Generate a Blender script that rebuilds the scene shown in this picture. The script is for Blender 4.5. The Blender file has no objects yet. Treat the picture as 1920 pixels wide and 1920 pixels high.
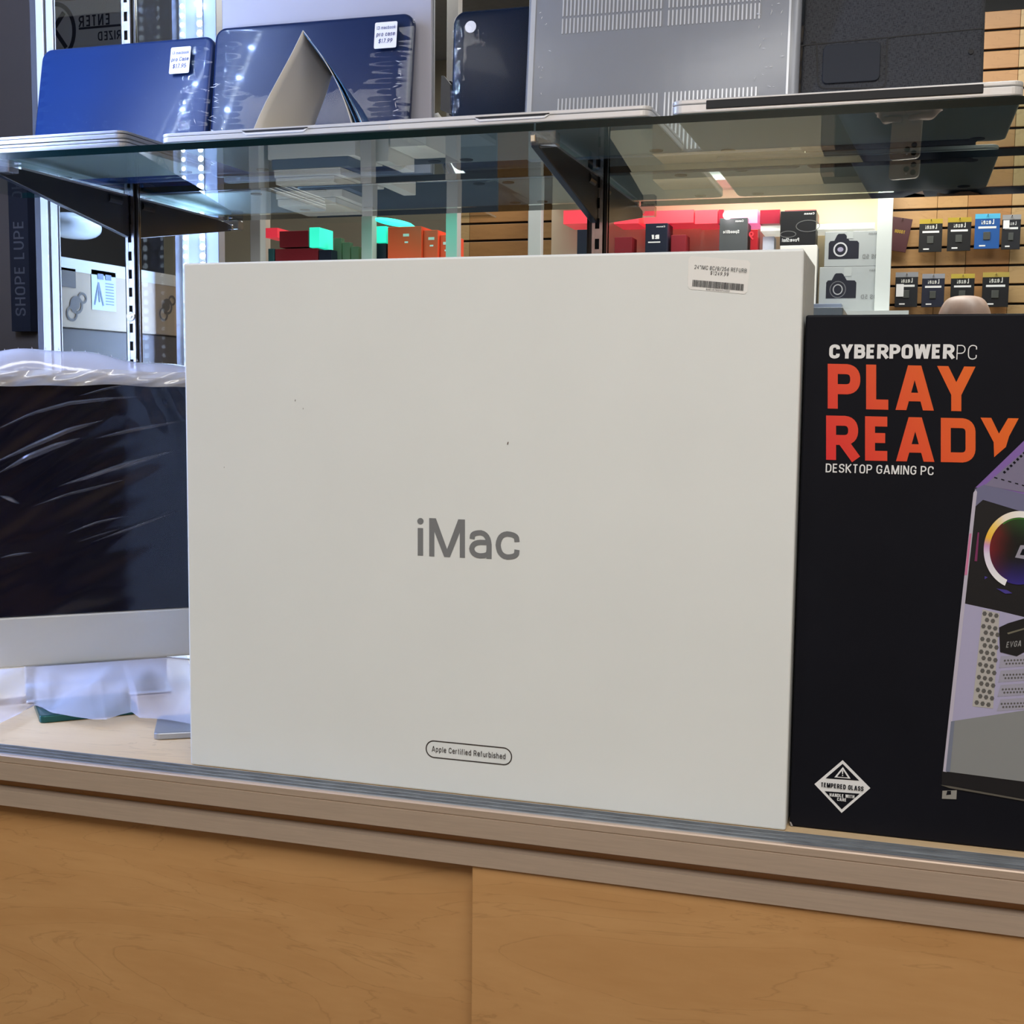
import bpy, bmesh, math, random
from mathutils import Vector, Matrix
from math import sin, cos, pi, radians
random.seed(7)
SC = bpy.context.scene
COL = SC.collection

# ------------------------------------------------------------------ camera, world, lights, exposure
DECK = 1.02                      # top of the display case's deck
EYE = Vector((0.0, 0.0, DECK + 0.3925))
F = 2338.4                       # focal length in pixels of the 1920 frame


def cam_rot(yaw, pitch, roll):
    cy, sy, cp, sp, cr, sr = cos(yaw), sin(yaw), cos(pitch), sin(pitch), cos(roll), sin(roll)
    rz = Matrix(((cy, sy, 0), (-sy, cy, 0), (0, 0, 1)))
    b = Matrix(((1, 0, 0), (0, 0, -1), (0, 1, 0)))
    rx = Matrix(((1, 0, 0), (0, cp, -sp), (0, sp, cp)))
    r2 = Matrix(((cr, -sr, 0), (sr, cr, 0), (0, 0, 1)))
    return r2 @ rx @ b @ rz


RC = cam_rot(radians(17.26), radians(5.49), radians(0.59))
RIGHT, UP, BACK = Vector(RC[0]), -Vector(RC[1]), -Vector(RC[2])
cd = bpy.data.cameras.new('camera')
cam = bpy.data.objects.new('camera', cd)
COL.objects.link(cam)
cm = Matrix((RIGHT, UP, BACK)).transposed().to_4x4()
cm.translation = EYE
cam.matrix_world = cm
cd.sensor_width = 36.0
cd.lens = F / 1920.0 * 36.0
cd.clip_start = 0.02
cd.clip_end = 60
SC.camera = cam

SC.view_settings.view_transform = 'Standard'
SC.view_settings.look = 'None'
SC.view_settings.gamma = 1.0
SC.view_settings.use_curve_mapping = False
SC.view_settings.exposure = 0.0

wd = bpy.data.worlds.new('world')
SC.world = wd
wd.use_nodes = True
wd.node_tree.nodes['Background'].inputs[0].default_value = (1.0, 0.97, 0.94, 1)
wd.node_tree.nodes['Background'].inputs[1].default_value = 0.25


def area(name, loc, aim, sx, sy, power, color):
    l = bpy.data.lights.new(name, 'AREA')
    l.shape = 'RECTANGLE'
    l.size, l.size_y, l.energy, l.color = sx, sy, power, color
    o = bpy.data.objects.new(name, l)
    COL.objects.link(o)
    o.location = loc
    d = (Vector(aim) - Vector(loc)).normalized()
    o.rotation_euler = d.to_track_quat('-Z', 'Y').to_euler()
    return o


WARM = (1.0, 0.985, 0.955)
area('ceiling_lamp_light', (0.15, -0.75, 3.12), (0.10, -0.70, 0), 2.4, 0.6, 64, WARM)
area('ceiling_lamp_light', (-2.2, -1.2, 3.12), (-2.2, -1.25, 0), 1.2, 0.6, 22, WARM)
area('ceiling_lamp_light', (0.6, -1.75, 3.12), (0.6, -1.8, 0), 3.0, 0.4, 26, WARM)
LEDC = (0.30, 0.46, 1.0)
for i in range(13):              # some of the diodes of the blue strip, as lamps
    l = bpy.data.lights.new('led_lamp', 'POINT')
    l.energy, l.color, l.shadow_soft_size = 2.0, LEDC, 0.005
    o = bpy.data.objects.new('led_lamp', l)
    COL.objects.link(o)
    o.location = (-1.2277, 1.1015, 1.08 + 0.0164 * (2 + 6 * i))
area('red_case_light', (-0.55, -2.02, 2.19), (-0.55, -2.05, 0), 1.3, 0.10, 0.25, (1.0, 0.04, 0.06))
area('added_wall_fill', (-0.45, -1.90, 2.26), (-0.45, -2.2, 1.8), 1.0, 0.05, 4.5, (1.0, 0.95, 0.80))  # added fill, unseen, to brighten the wall case's back board
area('added_tower_fill', (-1.95, -0.80, 1.66), (-1.95, -1.30, 1.10), 0.7, 0.05, 7.0, (0.92, 0.96, 1.0))  # added fill out of view, to brighten the low white boxes
area('green_case_light', (-1.62, -1.02, 2.08), (-1.62, -1.15, 0), 0.5, 0.06, 1.3, (0.05, 1.0, 0.7))


# ------------------------------------------------------------------ pixel helpers (camera calibration)
def ray(px, py):
    return RC.transposed() @ Vector(((px - 960) / F, (py - 960) / F, 1.0))


YM = 1.565                       # plane of the mirror


def at(px, py, Y):
    d = ray(px, py)
    return EYE + d * (Y / d.y)


def atz(px, py, Z):
    d = ray(px, py)
    return EYE + d * ((Z - EYE.z) / d.z)


def seen(px, py, Yv):
    """the real point, in front of the mirror, whose reflection lies at depth Yv"""
    p = at(px, py, Yv)
    return Vector((p.x, 2 * YM - Yv, p.z))


# ------------------------------------------------------------------ materials
MATS = {}


def lin(c):
    return tuple((v / 12.92 if v <= 0.04045 else ((v + 0.055) / 1.055) ** 2.4) for v in (x / 255 for x in c))


def mat(name, col, rough=0.5, metal=0.0, noise=0.0, scale=30, coat=0.0, bump=0.0, emit=None, estr=0.0, spec=0.5, stretch=None):
    if name in MATS:
        return MATS[name]
    m = bpy.data.materials.new(name)
    m.use_nodes = True
    nt = m.node_tree
    b = nt.nodes['Principled BSDF']
    b.inputs['Base Color'].default_value = (*col, 1)
    b.inputs['Roughness'].default_value = rough
    b.inputs['Metallic'].default_value = metal
    b.inputs['Specular IOR Level'].default_value = spec
    if coat:
        b.inputs['Coat Weight'].default_value = coat
        b.inputs['Coat Roughness'].default_value = 0.06
    if emit:
        b.inputs['Emission Color'].default_value = (*emit, 1)
        b.inputs['Emission Strength'].default_value = estr
    if noise or bump:
        tc = nt.nodes.new('ShaderNodeTexCoord')
        mp = nt.nodes.new('ShaderNodeMapping')
        if stretch:
            mp.inputs['Scale'].default_value = stretch
        nz = nt.nodes.new('ShaderNodeTexNoise')
        nz.inputs['Scale'].default_value = scale
        nz.inputs['Detail'].default_value = 4
        nt.links.new(tc.outputs['Object'], mp.inputs['Vector'])
        nt.links.new(mp.outputs['Vector'], nz.inputs['Vector'])
        if noise:
            r = nt.nodes.new('ShaderNodeValToRGB')
            r.color_ramp.elements[0].position = 0.3
            r.color_ramp.elements[1].position = 0.7
            r.color_ramp.elements[0].color = (*[v * (1 - noise) for v in col], 1)
            r.color_ramp.elements[1].color = (*[min(1, v * (1 + noise)) for v in col], 1)
            nt.links.new(nz.outputs['Fac'], r.inputs['Fac'])
            nt.links.new(r.outputs['Color'], b.inputs['Base Color'])
        if bump:
            bp = nt.nodes.new('ShaderNodeBump')
            bp.inputs['Strength'].default_value = bump
            bp.inputs['Distance'].default_value = 0.002
            nt.links.new(nz.outputs['Fac'], bp.inputs['Height'])
            nt.links.new(bp.outputs['Normal'], b.inputs['Normal'])
            if coat:
                nt.links.new(bp.outputs['Normal'], b.inputs['Coat Normal'])
    MATS[name] = m
    return m


def wood(name, c1, c2, rough=0.35, vertical=False):
    if name in MATS:
        return MATS[name]
    m = bpy.data.materials.new(name)
    m.use_nodes = True
    nt = m.node_tree
    b = nt.nodes['Principled BSDF']
    b.inputs['Roughness'].default_value = rough
    tc = nt.nodes.new('ShaderNodeTexCoord')
    mp = nt.nodes.new('ShaderNodeMapping')
    mp.inputs['Scale'].default_value = (1.0, 6, 5.0) if not vertical else (6, 6, 1)
    mp.inputs['Rotation'].default_value = (0, radians(5), 0)
    n1 = nt.nodes.new('ShaderNodeTexNoise')
    n1.inputs['Scale'].default_value = 2.2
    n1.inputs['Detail'].default_value = 6
    n1.inputs['Distortion'].default_value = 1.6
    w = nt.nodes.new('ShaderNodeTexNoise')
    w.inputs['Scale'].default_value = 26
    w.inputs['Detail'].default_value = 5
    mx = nt.nodes.new('ShaderNodeMath')
    mx.operation = 'MULTIPLY_ADD'
    mx.inputs[1].default_value = 0.35
    # thin darker flecks where the warped noise crosses a level
    fl = nt.nodes.new('ShaderNodeMath')
    fl.operation = 'PINGPONG'
    fl.inputs[1].default_value = 0.06
    cr = nt.nodes.new('ShaderNodeValToRGB')
    cr.color_ramp.elements[0].position = 0.35
    cr.color_ramp.elements[1].position = 0.9
    cr.color_ramp.elements[0].color = (*c2, 1)
    cr.color_ramp.elements[1].color = (*c1, 1)
    fr = nt.nodes.new('ShaderNodeValToRGB')
    fr.color_ramp.elements[0].position = 0.0
    fr.color_ramp.elements[1].position = 0.006
    fr.color_ramp.elements[0].color = (0.80, 0.78, 0.76, 1)
    fr.color_ramp.elements[1].color = (1, 1, 1, 1)
    ml = nt.nodes.new('ShaderNodeMixRGB')
    ml.blend_type = 'MULTIPLY'
    ml.inputs['Fac'].default_value = 0.8
    L = nt.links.new
    L(tc.outputs['Object'], mp.inputs['Vector'])
    L(mp.outputs['Vector'], n1.inputs['Vector'])
    L(mp.outputs['Vector'], w.inputs['Vector'])
    L(w.outputs['Fac'], mx.inputs[0])
    L(n1.outputs['Fac'], mx.inputs[2])
    L(mx.outputs[0], cr.inputs['Fac'])
    L(n1.outputs['Fac'], fl.inputs[0])
    L(fl.outputs[0], fr.inputs['Fac'])
    L(cr.outputs['Color'], ml.inputs['Color1'])
    L(fr.outputs['Color'], ml.inputs['Color2'])
    L(ml.outputs['Color'], b.inputs['Base Color'])
    MATS[name] = m
    return m


def clear(name, tint, ior=1.5, film=None, rough=0.0, bump=0.0, scale=20, stretch=None, gain=1.0):
    """clear sheet: tinted transparency plus a Fresnel reflection on its outer faces; film = share and colour of a milky part"""
    if name in MATS:
        return MATS[name]
    m = bpy.data.materials.new(name)
    m.use_nodes = True
    nt = m.node_tree
    nt.nodes.clear()
    N, L = nt.nodes.new, nt.links.new
    out = N('ShaderNodeOutputMaterial')
    tr = N('ShaderNodeBsdfTransparent')
    tr.inputs[0].default_value = (*tint, 1)
    gl = N('ShaderNodeBsdfGlossy')
    gl.inputs['Roughness'].default_value = rough
    fr = N('ShaderNodeFresnel')
    fr.inputs[0].default_value = ior
    ge = N('ShaderNodeNewGeometry')
    iv = N('ShaderNodeMath')
    iv.operation = 'SUBTRACT'
    iv.inputs[0].default_value = 1.0
    L(ge.outputs['Backfacing'], iv.inputs[1])
    mu = N('ShaderNodeMath')
    mu.operation = 'MULTIPLY'
    L(fr.outputs[0], mu.inputs[0])
    L(iv.outputs[0], mu.inputs[1])
    mg = N('ShaderNodeMath')
    mg.operation = 'MULTIPLY'
    mg.use_clamp = True
    mg.inputs[1].default_value = gain
    L(mu.outputs[0], mg.inputs[0])
    mix = N('ShaderNodeMixShader')
    L(mg.outputs[0], mix.inputs[0])
    base = tr
    if film:
        df = N('ShaderNodeBsdfDiffuse')
        df.inputs[0].default_value = (*film[1], 1)
        mf = N('ShaderNodeMixShader')
        mf.inputs[0].default_value = film[0]
        L(tr.outputs[0], mf.inputs[1])
        L(df.outputs[0], mf.inputs[2])
        base = mf
    L(base.outputs[0], mix.inputs[1])
    L(gl.outputs[0], mix.inputs[2])
    if bump:
        tc, mp, nz, bp = N('ShaderNodeTexCoord'), N('ShaderNodeMapping'), N('ShaderNodeTexNoise'), N('ShaderNodeBump')
        if stretch:
            mp.inputs['Scale'].default_value = stretch
        nz.inputs['Scale'].default_value = scale
        nz.inputs['Detail'].default_value = 3
        bp.inputs['Strength'].default_value = bump
        bp.inputs['Distance'].default_value = 0.003
        L(tc.outputs['Object'], mp.inputs[0])
        L(mp.outputs[0], nz.inputs['Vector'])
        L(nz.outputs['Fac'], bp.inputs['Height'])
        L(bp.outputs[0], gl.inputs['Normal'])
        L(bp.outputs[0], fr.inputs['Normal'])
    L(mix.outputs[0], out.inputs[0])
    MATS[name] = m
    return m


def mirror_mat():
    m = bpy.data.materials.new('silvered mirror')
    m.use_nodes = True
    b = m.node_tree.nodes['Principled BSDF']
    b.inputs['Base Color'].default_value = (0.80, 0.83, 0.82, 1)
    b.inputs['Metallic'].default_value = 1
    b.inputs['Roughness'].default_value = 0.0
    return m


MIRROR = mirror_mat()
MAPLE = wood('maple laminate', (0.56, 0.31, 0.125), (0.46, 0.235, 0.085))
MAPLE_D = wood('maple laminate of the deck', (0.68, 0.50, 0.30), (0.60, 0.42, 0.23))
ALU = mat('brushed aluminium', (0.60, 0.58, 0.57), 0.42, 0.75, noise=0.06, scale=60, stretch=(1, 30, 30))
RAIL = mat('anodised rail', (0.50, 0.385, 0.295), 0.5, 0.35, noise=0.05, scale=25, stretch=(1, 20, 20))
CHROME = mat('chrome', (0.85, 0.85, 0.86), 0.12, 1.0)
ZINC = mat('zinc plated steel', (0.55, 0.55, 0.58), 0.25, 1.0, noise=0.15, scale=80)
BLACK = mat('black steel', (0.012, 0.013, 0.015), 0.3)
SHADOWGAP = mat('dark slot', (0.006, 0.006, 0.007), 0.8)
GLASS = clear('shelf glass', (0.90, 0.965, 0.95), 1.5)
GLASS_EDGE = mat('green glass edge', (0.0010, 0.0085, 0.0095), 0.15, 0, spec=0.25)
PANE = clear('clear pane', (0.93, 0.96, 0.96), 1.5)
SILVER = mat('laptop silver', (0.74, 0.74, 0.75), 0.34, 0.35)
SILVER_D = mat('darker laptop silver', (0.34, 0.34, 0.36), 0.36, 0.5)
SILVER_W = mat('laptop pale silver', (0.76, 0.75, 0.74), 0.34, 0.30)
SILVER_M = mat('matt silver paint', (0.56, 0.565, 0.545), 0.38, 0.25)
DARKBODY = mat('space grey', (0.045, 0.05, 0.06), 0.35, 0.6)
RUBBER = mat('black rubber', (0.014, 0.014, 0.015), 0.7)
PAPER = mat('white coated board', (0.765, 0.785, 0.765), 0.45, noise=0.015, scale=9)
STICKER = mat('white sticker', (0.86, 0.86, 0.87), 0.4)
INK = mat('black ink', (0.02, 0.02, 0.022), 0.6)
GREYINK = mat('grey ink', (0.19, 0.195, 0.20), 0.5)
BOXBLACK = mat('black printed board', (0.0062, 0.0066, 0.0105), 0.55, noise=0.10, scale=14, spec=0.12)
WHITEINK = mat('white ink', (0.78, 0.78, 0.78), 0.5)


# ------------------------------------------------------------------ object helpers
MW = {}                          # world matrices of the things (no depsgraph needed)


def tag(o, label=None, cat=None, group=None, kind=None):
    if label:
        o['label'] = label
    if cat:
        o['category'] = cat
    if group:
        o['group'] = group
    if kind:
        o['kind'] = kind
    return o


def thing(name, label, cat, loc=(0, 0, 0), rot=None, group=None):
    o = bpy.data.objects.new(name, None)
    COL.objects.link(o)
    o.empty_display_size = 0.05
    m = (rot.to_4x4() if rot is not None else Matrix.Identity(4)).copy()
    m.translation = Vector(loc)
    o.matrix_world = m
    MW[o.name] = m
    return tag(o, label, cat, group)


class MB:
    """collects polygons in world (or local) coordinates"""

    def __init__(self):
        self.v, self.f, self.mi = [], [], []

    def poly(self, pts, mi=0):
        n = len(self.v)
        self.v += [Vector(p) for p in pts]
        self.f.append(tuple(range(n, n + len(pts))))
        self.mi.append(mi)
        return self

    def box(self, x0, x1, y0, y1, z0, z1, mi=0):
        n = len(self.v)
        self.v += [Vector(p) for p in ((x0, y0, z0), (x1, y0, z0), (x1, y1, z0), (x0, y1, z0), (x0, y0, z1), (x1, y0, z1), (x1, y1, z1), (x0, y1, z1))]
        for q in ((0, 3, 2, 1), (4, 5, 6, 7), (0, 1, 5, 4), (1, 2, 6, 5), (2, 3, 7, 6), (3, 0, 4, 7)):
            self.f.append(tuple(n + i for i in q))
            self.mi.append(mi)
        return self

    def prism(self, prof, a, b, mi=0):
        """prof: points; extruded from offset a to offset b (vectors)"""
        n, k = len(self.v), len(prof)
        a, b = Vector(a), Vector(b)
        self.v += [Vector(p) + a for p in prof] + [Vector(p) + b for p in prof]
        self.f.append(tuple(n + i for i in reversed(range(k))))
        self.f.append(tuple(n + k + i for i in range(k)))
        self.mi += [mi, mi]
        for i in range(k):
            j = (i + 1) % k
            self.f.append((n + i, n + j, n + k + j, n + k + i))
            self.mi.append(mi)
        return self

    def cyl(self, c, axis, r, h, seg=16, mi=0, r2=None):
        axis = Vector(axis).normalized()
        u = axis.orthogonal().normalized()
        w = axis.cross(u)
        c = Vector(c)
        r2 = r if r2 is None else r2
        n = len(self.v)
        for rr, d in ((r, 0), (r2, h)):
            for i in range(seg):
                t = 2 * pi * i / seg
                self.v.append(c + axis * d + (u * cos(t) + w * sin(t)) * rr)
        self.f.append(tuple(n + i for i in reversed(range(seg))))
        self.f.append(tuple(n + seg + i for i in range(seg)))
        self.mi += [mi, mi]
        for i in range(seg):
            j = (i + 1) % seg
            self.f.append((n + i, n + j, n + seg + j, n + seg + i))
            self.mi.append(mi)
        return self

    def grid(self, fn, nu, nv, mi=0):
        n = len(self.v)
        for j in range(nv + 1):
            for i in range(nu + 1):
                self.v.append(Vector(fn(i / nu, j / nv)))
        for j in range(nv):
            for i in range(nu):
                a = n + j * (nu + 1) + i
                self.f.append((a, a + 1, a + nu + 2, a + nu + 1))
                self.mi.append(mi)
        return self

    def build(self, name, mats, parent=None, bevel=0, seg=2, smooth=False, local=False, solid=0, kind=None, angle=35):
        me = bpy.data.meshes.new(name)
        vs = self.v
        if parent is not None and not local:
            inv = MW[parent.name].inverted()
            vs = [inv @ p for p in vs]
        me.from_pydata([tuple(p) for p in vs], [], self.f)
        if not isinstance(mats, (list, tuple)):
            mats = [mats]
        for m in mats:
            me.materials.append(m)
        for p, i in zip(me.polygons, self.mi):
            p.material_index = i
            p.use_smooth = smooth
        me.update()
        o = bpy.data.objects.new(name, me)
        COL.objects.link(o)
        if parent is not None:
            o.parent = parent
            MW[o.name] = MW[parent.name].copy()
        else:
            MW[o.name] = Matrix.Identity(4)
        if solid:
            s = o.modifiers.new('solid', 'SOLIDIFY')
            s.thickness = solid
            s.offset = 0
        if bevel:
            b = o.modifiers.new('bevel', 'BEVEL')
            b.width, b.segments, b.limit_method, b.angle_limit = bevel, seg, 'ANGLE', radians(angle)
        if kind:
            o['kind'] = kind
        return o


def rrect(w, h, r, n=6, cx=0.0, cy=0.0):
    pts = []
    for sx, sy, a in ((1, 1, 0), (-1, 1, 90), (-1, -1, 180), (1, -1, 270)):
        for i in range(n + 1):
            t = radians(a + 90 * i / n)
            pts.append((cx + sx * (w / 2 - r) + r * cos(t), cy + sy * (h / 2 - r) + r * sin(t)))
    return pts


def dup(root, loc=None, label=None, parent=None):
    c = root.copy()
    COL.objects.link(c)
    if parent is not None:
        c.parent = parent
    if loc is not None:
        c.location = loc
    if label:
        c['label'] = label
    MW[c.name] = Matrix.Translation(c.location)
    for ch in list(root.children):
        dup(ch, parent=c)
    return c


# ------------------------------------------------------------------ lettering: a small stroke alphabet
def G(*paths):
    return paths


R_ = 0.30
GLY = {  # width, paths of (x, y, corner radius); x is scaled to the width, closed if the last point is None
    'A': (0.68, G([(0, 0), (.40, 1), (.60, 1), (1, 0)], [(.14, .28), (.86, .28)])),
    'B': (0.60, G([(0, 1), (.94, 1, .22), (.94, .53, .16), (0, .53)], [(0, .51), (1, .51, .18), (1, 0, .24), (0, 0)], [(0, 0), (0, 1)])),
    'C': (0.58, G([(1, .70), (1, 1, R_), (0, 1, R_), (0, 0, R_), (1, 0, R_), (1, .30)])),
    'D': (0.60, G([(0, 0), (0, 1), (1, 1, R_), (1, 0, R_), (0, 0), None])),
    'E': (0.52, G([(1, 1), (0, 1), (0, 0), (1, 0)], [(0, .52), (.88, .52)])),
    'F': (0.50, G([(1, 1), (0, 1), (0, 0)], [(0, .50), (.88, .50)])),
    'G': (0.60, G([(1, .70), (1, 1, R_), (0, 1, R_), (0, 0, R_), (1, 0, R_), (1, .46), (.55, .46)])),
    'H': (0.58, G([(0, 0), (0, 1)], [(1, 0), (1, 1)], [(0, .5), (1, .5)])),
    'I': (0.12, G([(.5, 0), (.5, 1)])),
    'K': (0.58, G([(0, 0), (0, 1)], [(1, 1), (.12, .48)], [(.25, .60), (1, 0)])),
    'L': (0.50, G([(0, 1), (0, 0), (1, 0)])),
    'M': (0.78, G([(0, 0), (0, 1), (.5, .18), (1, 1), (1, 0)])),
    'N': (0.60, G([(0, 0), (0, 1), (1, 0), (1, 1)])),
    'O': (0.60, G([(.5, 0), (1, 0, R_), (1, 1, R_), (0, 1, R_), (0, 0, R_), (.5, 0), None])),
    'P': (0.58, G([(0, 0), (0, 1), (1, 1, R_), (1, .42, R_), (0, .42)])),
    'R': (0.60, G([(0, 0), (0, 1), (1, 1, R_), (1, .44, R_), (0, .44)], [(.50, .44), (1, 0)])),
    'S': (0.56, G([(1, .74), (1, 1, R_), (0, 1, R_), (0, .52, R_), (1, .50, R_), (1, 0, R_), (0, 0, R_), (0, .26)])),
    'T': (0.58, G([(0, 1), (1, 1)], [(.5, 1), (.5, 0)])),
    'U': (0.58, G([(0, 1), (0, 0, R_), (1, 0, R_), (1, 1)])),
    'V': (0.62, G([(0, 1), (.5, 0), (1, 1)])),
    'W': (0.88, G([(0, 1), (.24, 0), (.5, .95), (.76, 0), (1, 1)])),
    'Y': (0.66, G([(0, 1), (.5, .40), (1, 1)], [(.5, .45), (.5, 0)])),
    'Z': (0.56, G([(0, 1), (1, 1), (0, 0), (1, 0)])),
    '0': (0.54, G([(.5, 0), (1, 0, R_), (1, 1, R_), (0, 1, R_), (0, 0, R_), (.5, 0), None])),
    '1': (0.34, G([(0, .80), (.7, 1), (.7, 0)])),
    '2': (0.54, G([(0, .74), (0, 1, R_), (1, 1, R_), (1, .52, .2), (0, 0), (1, 0)])),
    '3': (0.54, G([(0, .80), (0, 1, .25), (1, 1, .25), (1, .52, .22), (.35, .52)], [(.35, .52), (1, .52, .22), (1, 0, .25), (0, 0, .25), (0, .20)])),
    '4': (0.56, G([(.72, 0), (.72, 1), (0, .26), (1, .26)])),
    '5': (0.54, G([(.92, 1), (.08, 1), (.04, .56), (1, .62, .28), (1, 0, .28), (0, 0, .28), (0, .22)])),
    '6': (0.54, G([(.9, 1), (0, .5, .3), (0, 0, .28), (1, 0, .28), (1, .58, .28), (0, .58, .28), (0, .3)])),
    '7': (0.52, G([(0, 1), (1, 1), (.35, 0)])),
    '8': (0.56, G([(.5, .52), (.96, .52, .2), (.96, 1, .24), (.04, 1, .24), (.04, .52, .2), (.5, .52), None], [(.5, .52), (1, .52, .24), (1, 0, .24), (0, 0, .24), (0, .52, .24), (.5, .52), None])),
    '9': (0.54, G([(.1, 0), (1, .5, .3), (1, 1, .28), (0, 1, .28), (0, .42, .28), (1, .42, .28), (1, .7)])),
    '$': (0.54, G([(1, .74), (1, .94, .25), (0, .94, .25), (0, .52, .22), (1, .50, .22), (1, .06, .25), (0, .06, .25), (0, .26)], [(.5, 1.1), (.5, -.1)])),
    '/': (0.36, G([(0, -.05), (1, 1.05)])),
    '.': (0.12, G([(.5, 0), (.5, .05)])),
    '"': (0.24, G([(0, 1), (0, .72)], [(1, 1), (1, .72)])),
    '!': (0.12, G([(.5, 1), (.5, .32)], [(.5, .05), (.5, -.02)])),
    '-': (0.34, G([(0, .4), (1, .4)])),
    'a': (0.50, G([(.02, .50), (.06, .70, .26), (1, .70, .30), (1, 0)], [(1, .41), (.0, .41, .24), (.0, 0, .22), (.95, 0, .30), (1, .20)])),
    'b': (0.52, G([(0, 1), (0, 0)], [(0, .35), (0, .70, R_), (1, .70, R_), (1, 0, R_), (0, 0, R_), (0, .35)])),
    'c': (0.48, G([(1, .47), (.95, .70, .30), (0, .70, .34), (0, 0, .34), (.95, 0, .30), (1, .23)])),
    'd': (0.52, G([(1, 1), (1, 0)], [(1, .35), (1, .70, R_), (0, .70, R_), (0, 0, R_), (1, 0, R_), (1, .35)])),
    'e': (0.50, G([(0, .36), (1, .36), (1, .70, R_), (0, .70, R_), (0, 0, R_), (1, 0, .25), (1, .16)])),
    'f': (0.32, G([(1, 1), (.35, 1, .2), (.35, 0)], [(0, .68), (.95, .68)])),
    'g': (0.52, G([(1, .35), (1, .70, R_), (0, .70, R_), (0, 0, R_), (1, 0, R_), (1, .35)], [(1, .70), (1, -.27, .25), (0, -.27, .2)])),
    'h': (0.50, G([(0, 0), (0, 1)], [(0, .40), (0, .70, R_), (1, .70, R_), (1, 0)])),
    'i': (0.12, G([(.5, 0), (.5, .70)], [(.5, .90), (.5, .99)])),
    'k': (0.48, G([(0, 0), (0, 1)], [(1, .70), (.05, .28)], [(.3, .42), (1, 0)])),
    'l': (0.12, G([(.5, 0), (.5, 1)])),
    'm': (0.80, G([(0, 0), (0, .70)], [(0, .4), (0, .70, .25), (.5, .70, .25), (.5, 0)], [(.5, .4), (.5, .70, .25), (1, .70, .25), (1, 0)])),
    'n': (0.50, G([(0, 0), (0, .70)], [(0, .40), (0, .70, R_), (1, .70, R_), (1, 0)])),
    'o': (0.52, G([(.5, 0), (1, 0, R_), (1, .70, R_), (0, .70, R_), (0, 0, R_), (.5, 0), None])),
    'p': (0.52, G([(0, .70), (0, -.28)], [(0, .35), (0, .70, R_), (1, .70, R_), (1, 0, R_), (0, 0, R_), (0, .35)])),
    'r': (0.32, G([(0, 0), (0, .70)], [(0, .40), (0, .70, .28), (1, .70)])),
    's': (0.44, G([(1, .54), (1, .70, .2), (0, .70, .2), (0, .36, .16), (1, .34, .16), (1, 0, .2), (0, 0, .2), (0, .16)])),
    't': (0.32, G([(.4, .95), (.4, 0, .2), (1, 0)], [(0, .68), (1, .68)])),
    'u': (0.50, G([(0, .70), (0, 0, R_), (1, 0, R_), (1, .35)], [(1, .70), (1, 0)])),
    'w': (0.74, G([(0, .70), (.25, 0), (.5, .66), (.75, 0), (1, .70)])),
    'x': (0.48, G([(0, 0), (1, .70)], [(0, .70), (1, 0)])),
    'z': (0.46, G([(0, .70), (1, .70), (0, 0), (1, 0)])),
}


def rounded(pts, closed):
    out = []
    n = len(pts)
    for i, p in enumerate(pts):
        if len(p) == 2 or p[2] <= 0 or (not closed and i in (0, n - 1)):
            out.append((p[0], p[1]))
            continue
        a, b, r = pts[i - 1], pts[(i + 1) % n], p[2]
        da, db = math.hypot(a[0] - p[0], a[1] - p[1]), math.hypot(b[0] - p[0], b[1] - p[1])
        ra, rb = min(r, da * .5), min(r, db * .5)
        s = (p[0] + (a[0] - p[0]) * ra / da, p[1] + (a[1] - p[1]) * ra / da)
        e = (p[0] + (b[0] - p[0]) * rb / db, p[1] + (b[1] - p[1]) * rb / db)
        for k in range(7):
            t = k / 6
            w0, w1, w2 = (1 - t) ** 2, 2 * t * (1 - t), t * t
            c = 0.83  # close to a circular arc
            q = (p[0] * c + (s[0] + e[0]) / 2 * (1 - c), p[1] * c + (s[1] + e[1]) / 2 * (1 - c))
            out.append((s[0] * w0 + q[0] * w1 + e[0] * w2, s[1] * w0 + q[1] * w1 + e[1] * w2))
    return out


def ribbon(pts, t, closed):
    """quads along a polyline of thickness t with mitred joints"""
    if closed and math.hypot(pts[0][0] - pts[-1][0], pts[0][1] - pts[-1][1]) < 1e-6:
        pts = pts[:-1]
    q = [pts[0]]
    for p in pts[1:]:
        if math.hypot(p[0] - q[-1][0], p[1] - q[-1][1]) > 1e-5:
            q.append(p)
    pts = q
    n = len(pts)
    L, Rr = [], []
    for i in range(n):
        d0 = d1 = None
        if i > 0 or closed:
            a = pts[i - 1]
            d0 = Vector((pts[i][0] - a[0], pts[i][1] - a[1])).normalized()
        if i < n - 1 or closed:
            b = pts[(i + 1) % n]
            d1 = Vector((b[0] - pts[i][0], b[1] - pts[i][1])).normalized()
        if d0 is None:
            d0 = d1
        if d1 is None:
            d1 = d0
        n0, n1 = Vector((-d0.y, d0.x)), Vector((-d1.y, d1.x))
        m = n0 + n1
        m = m.normalized() if m.length > 1e-6 else n0
        k = min(1 / max(m.dot(n0), 0.3), 1.9) * t / 2
        L.append((pts[i][0] + m.x * k, pts[i][1] + m.y * k))
        Rr.append((pts[i][0] - m.x * k, pts[i][1] - m.y * k))
    out = []
    for i in range(n if closed else n - 1):
        j = (i + 1) % n
        out.append([L[i], Rr[i], Rr[j], L[j]])
    return out


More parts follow.
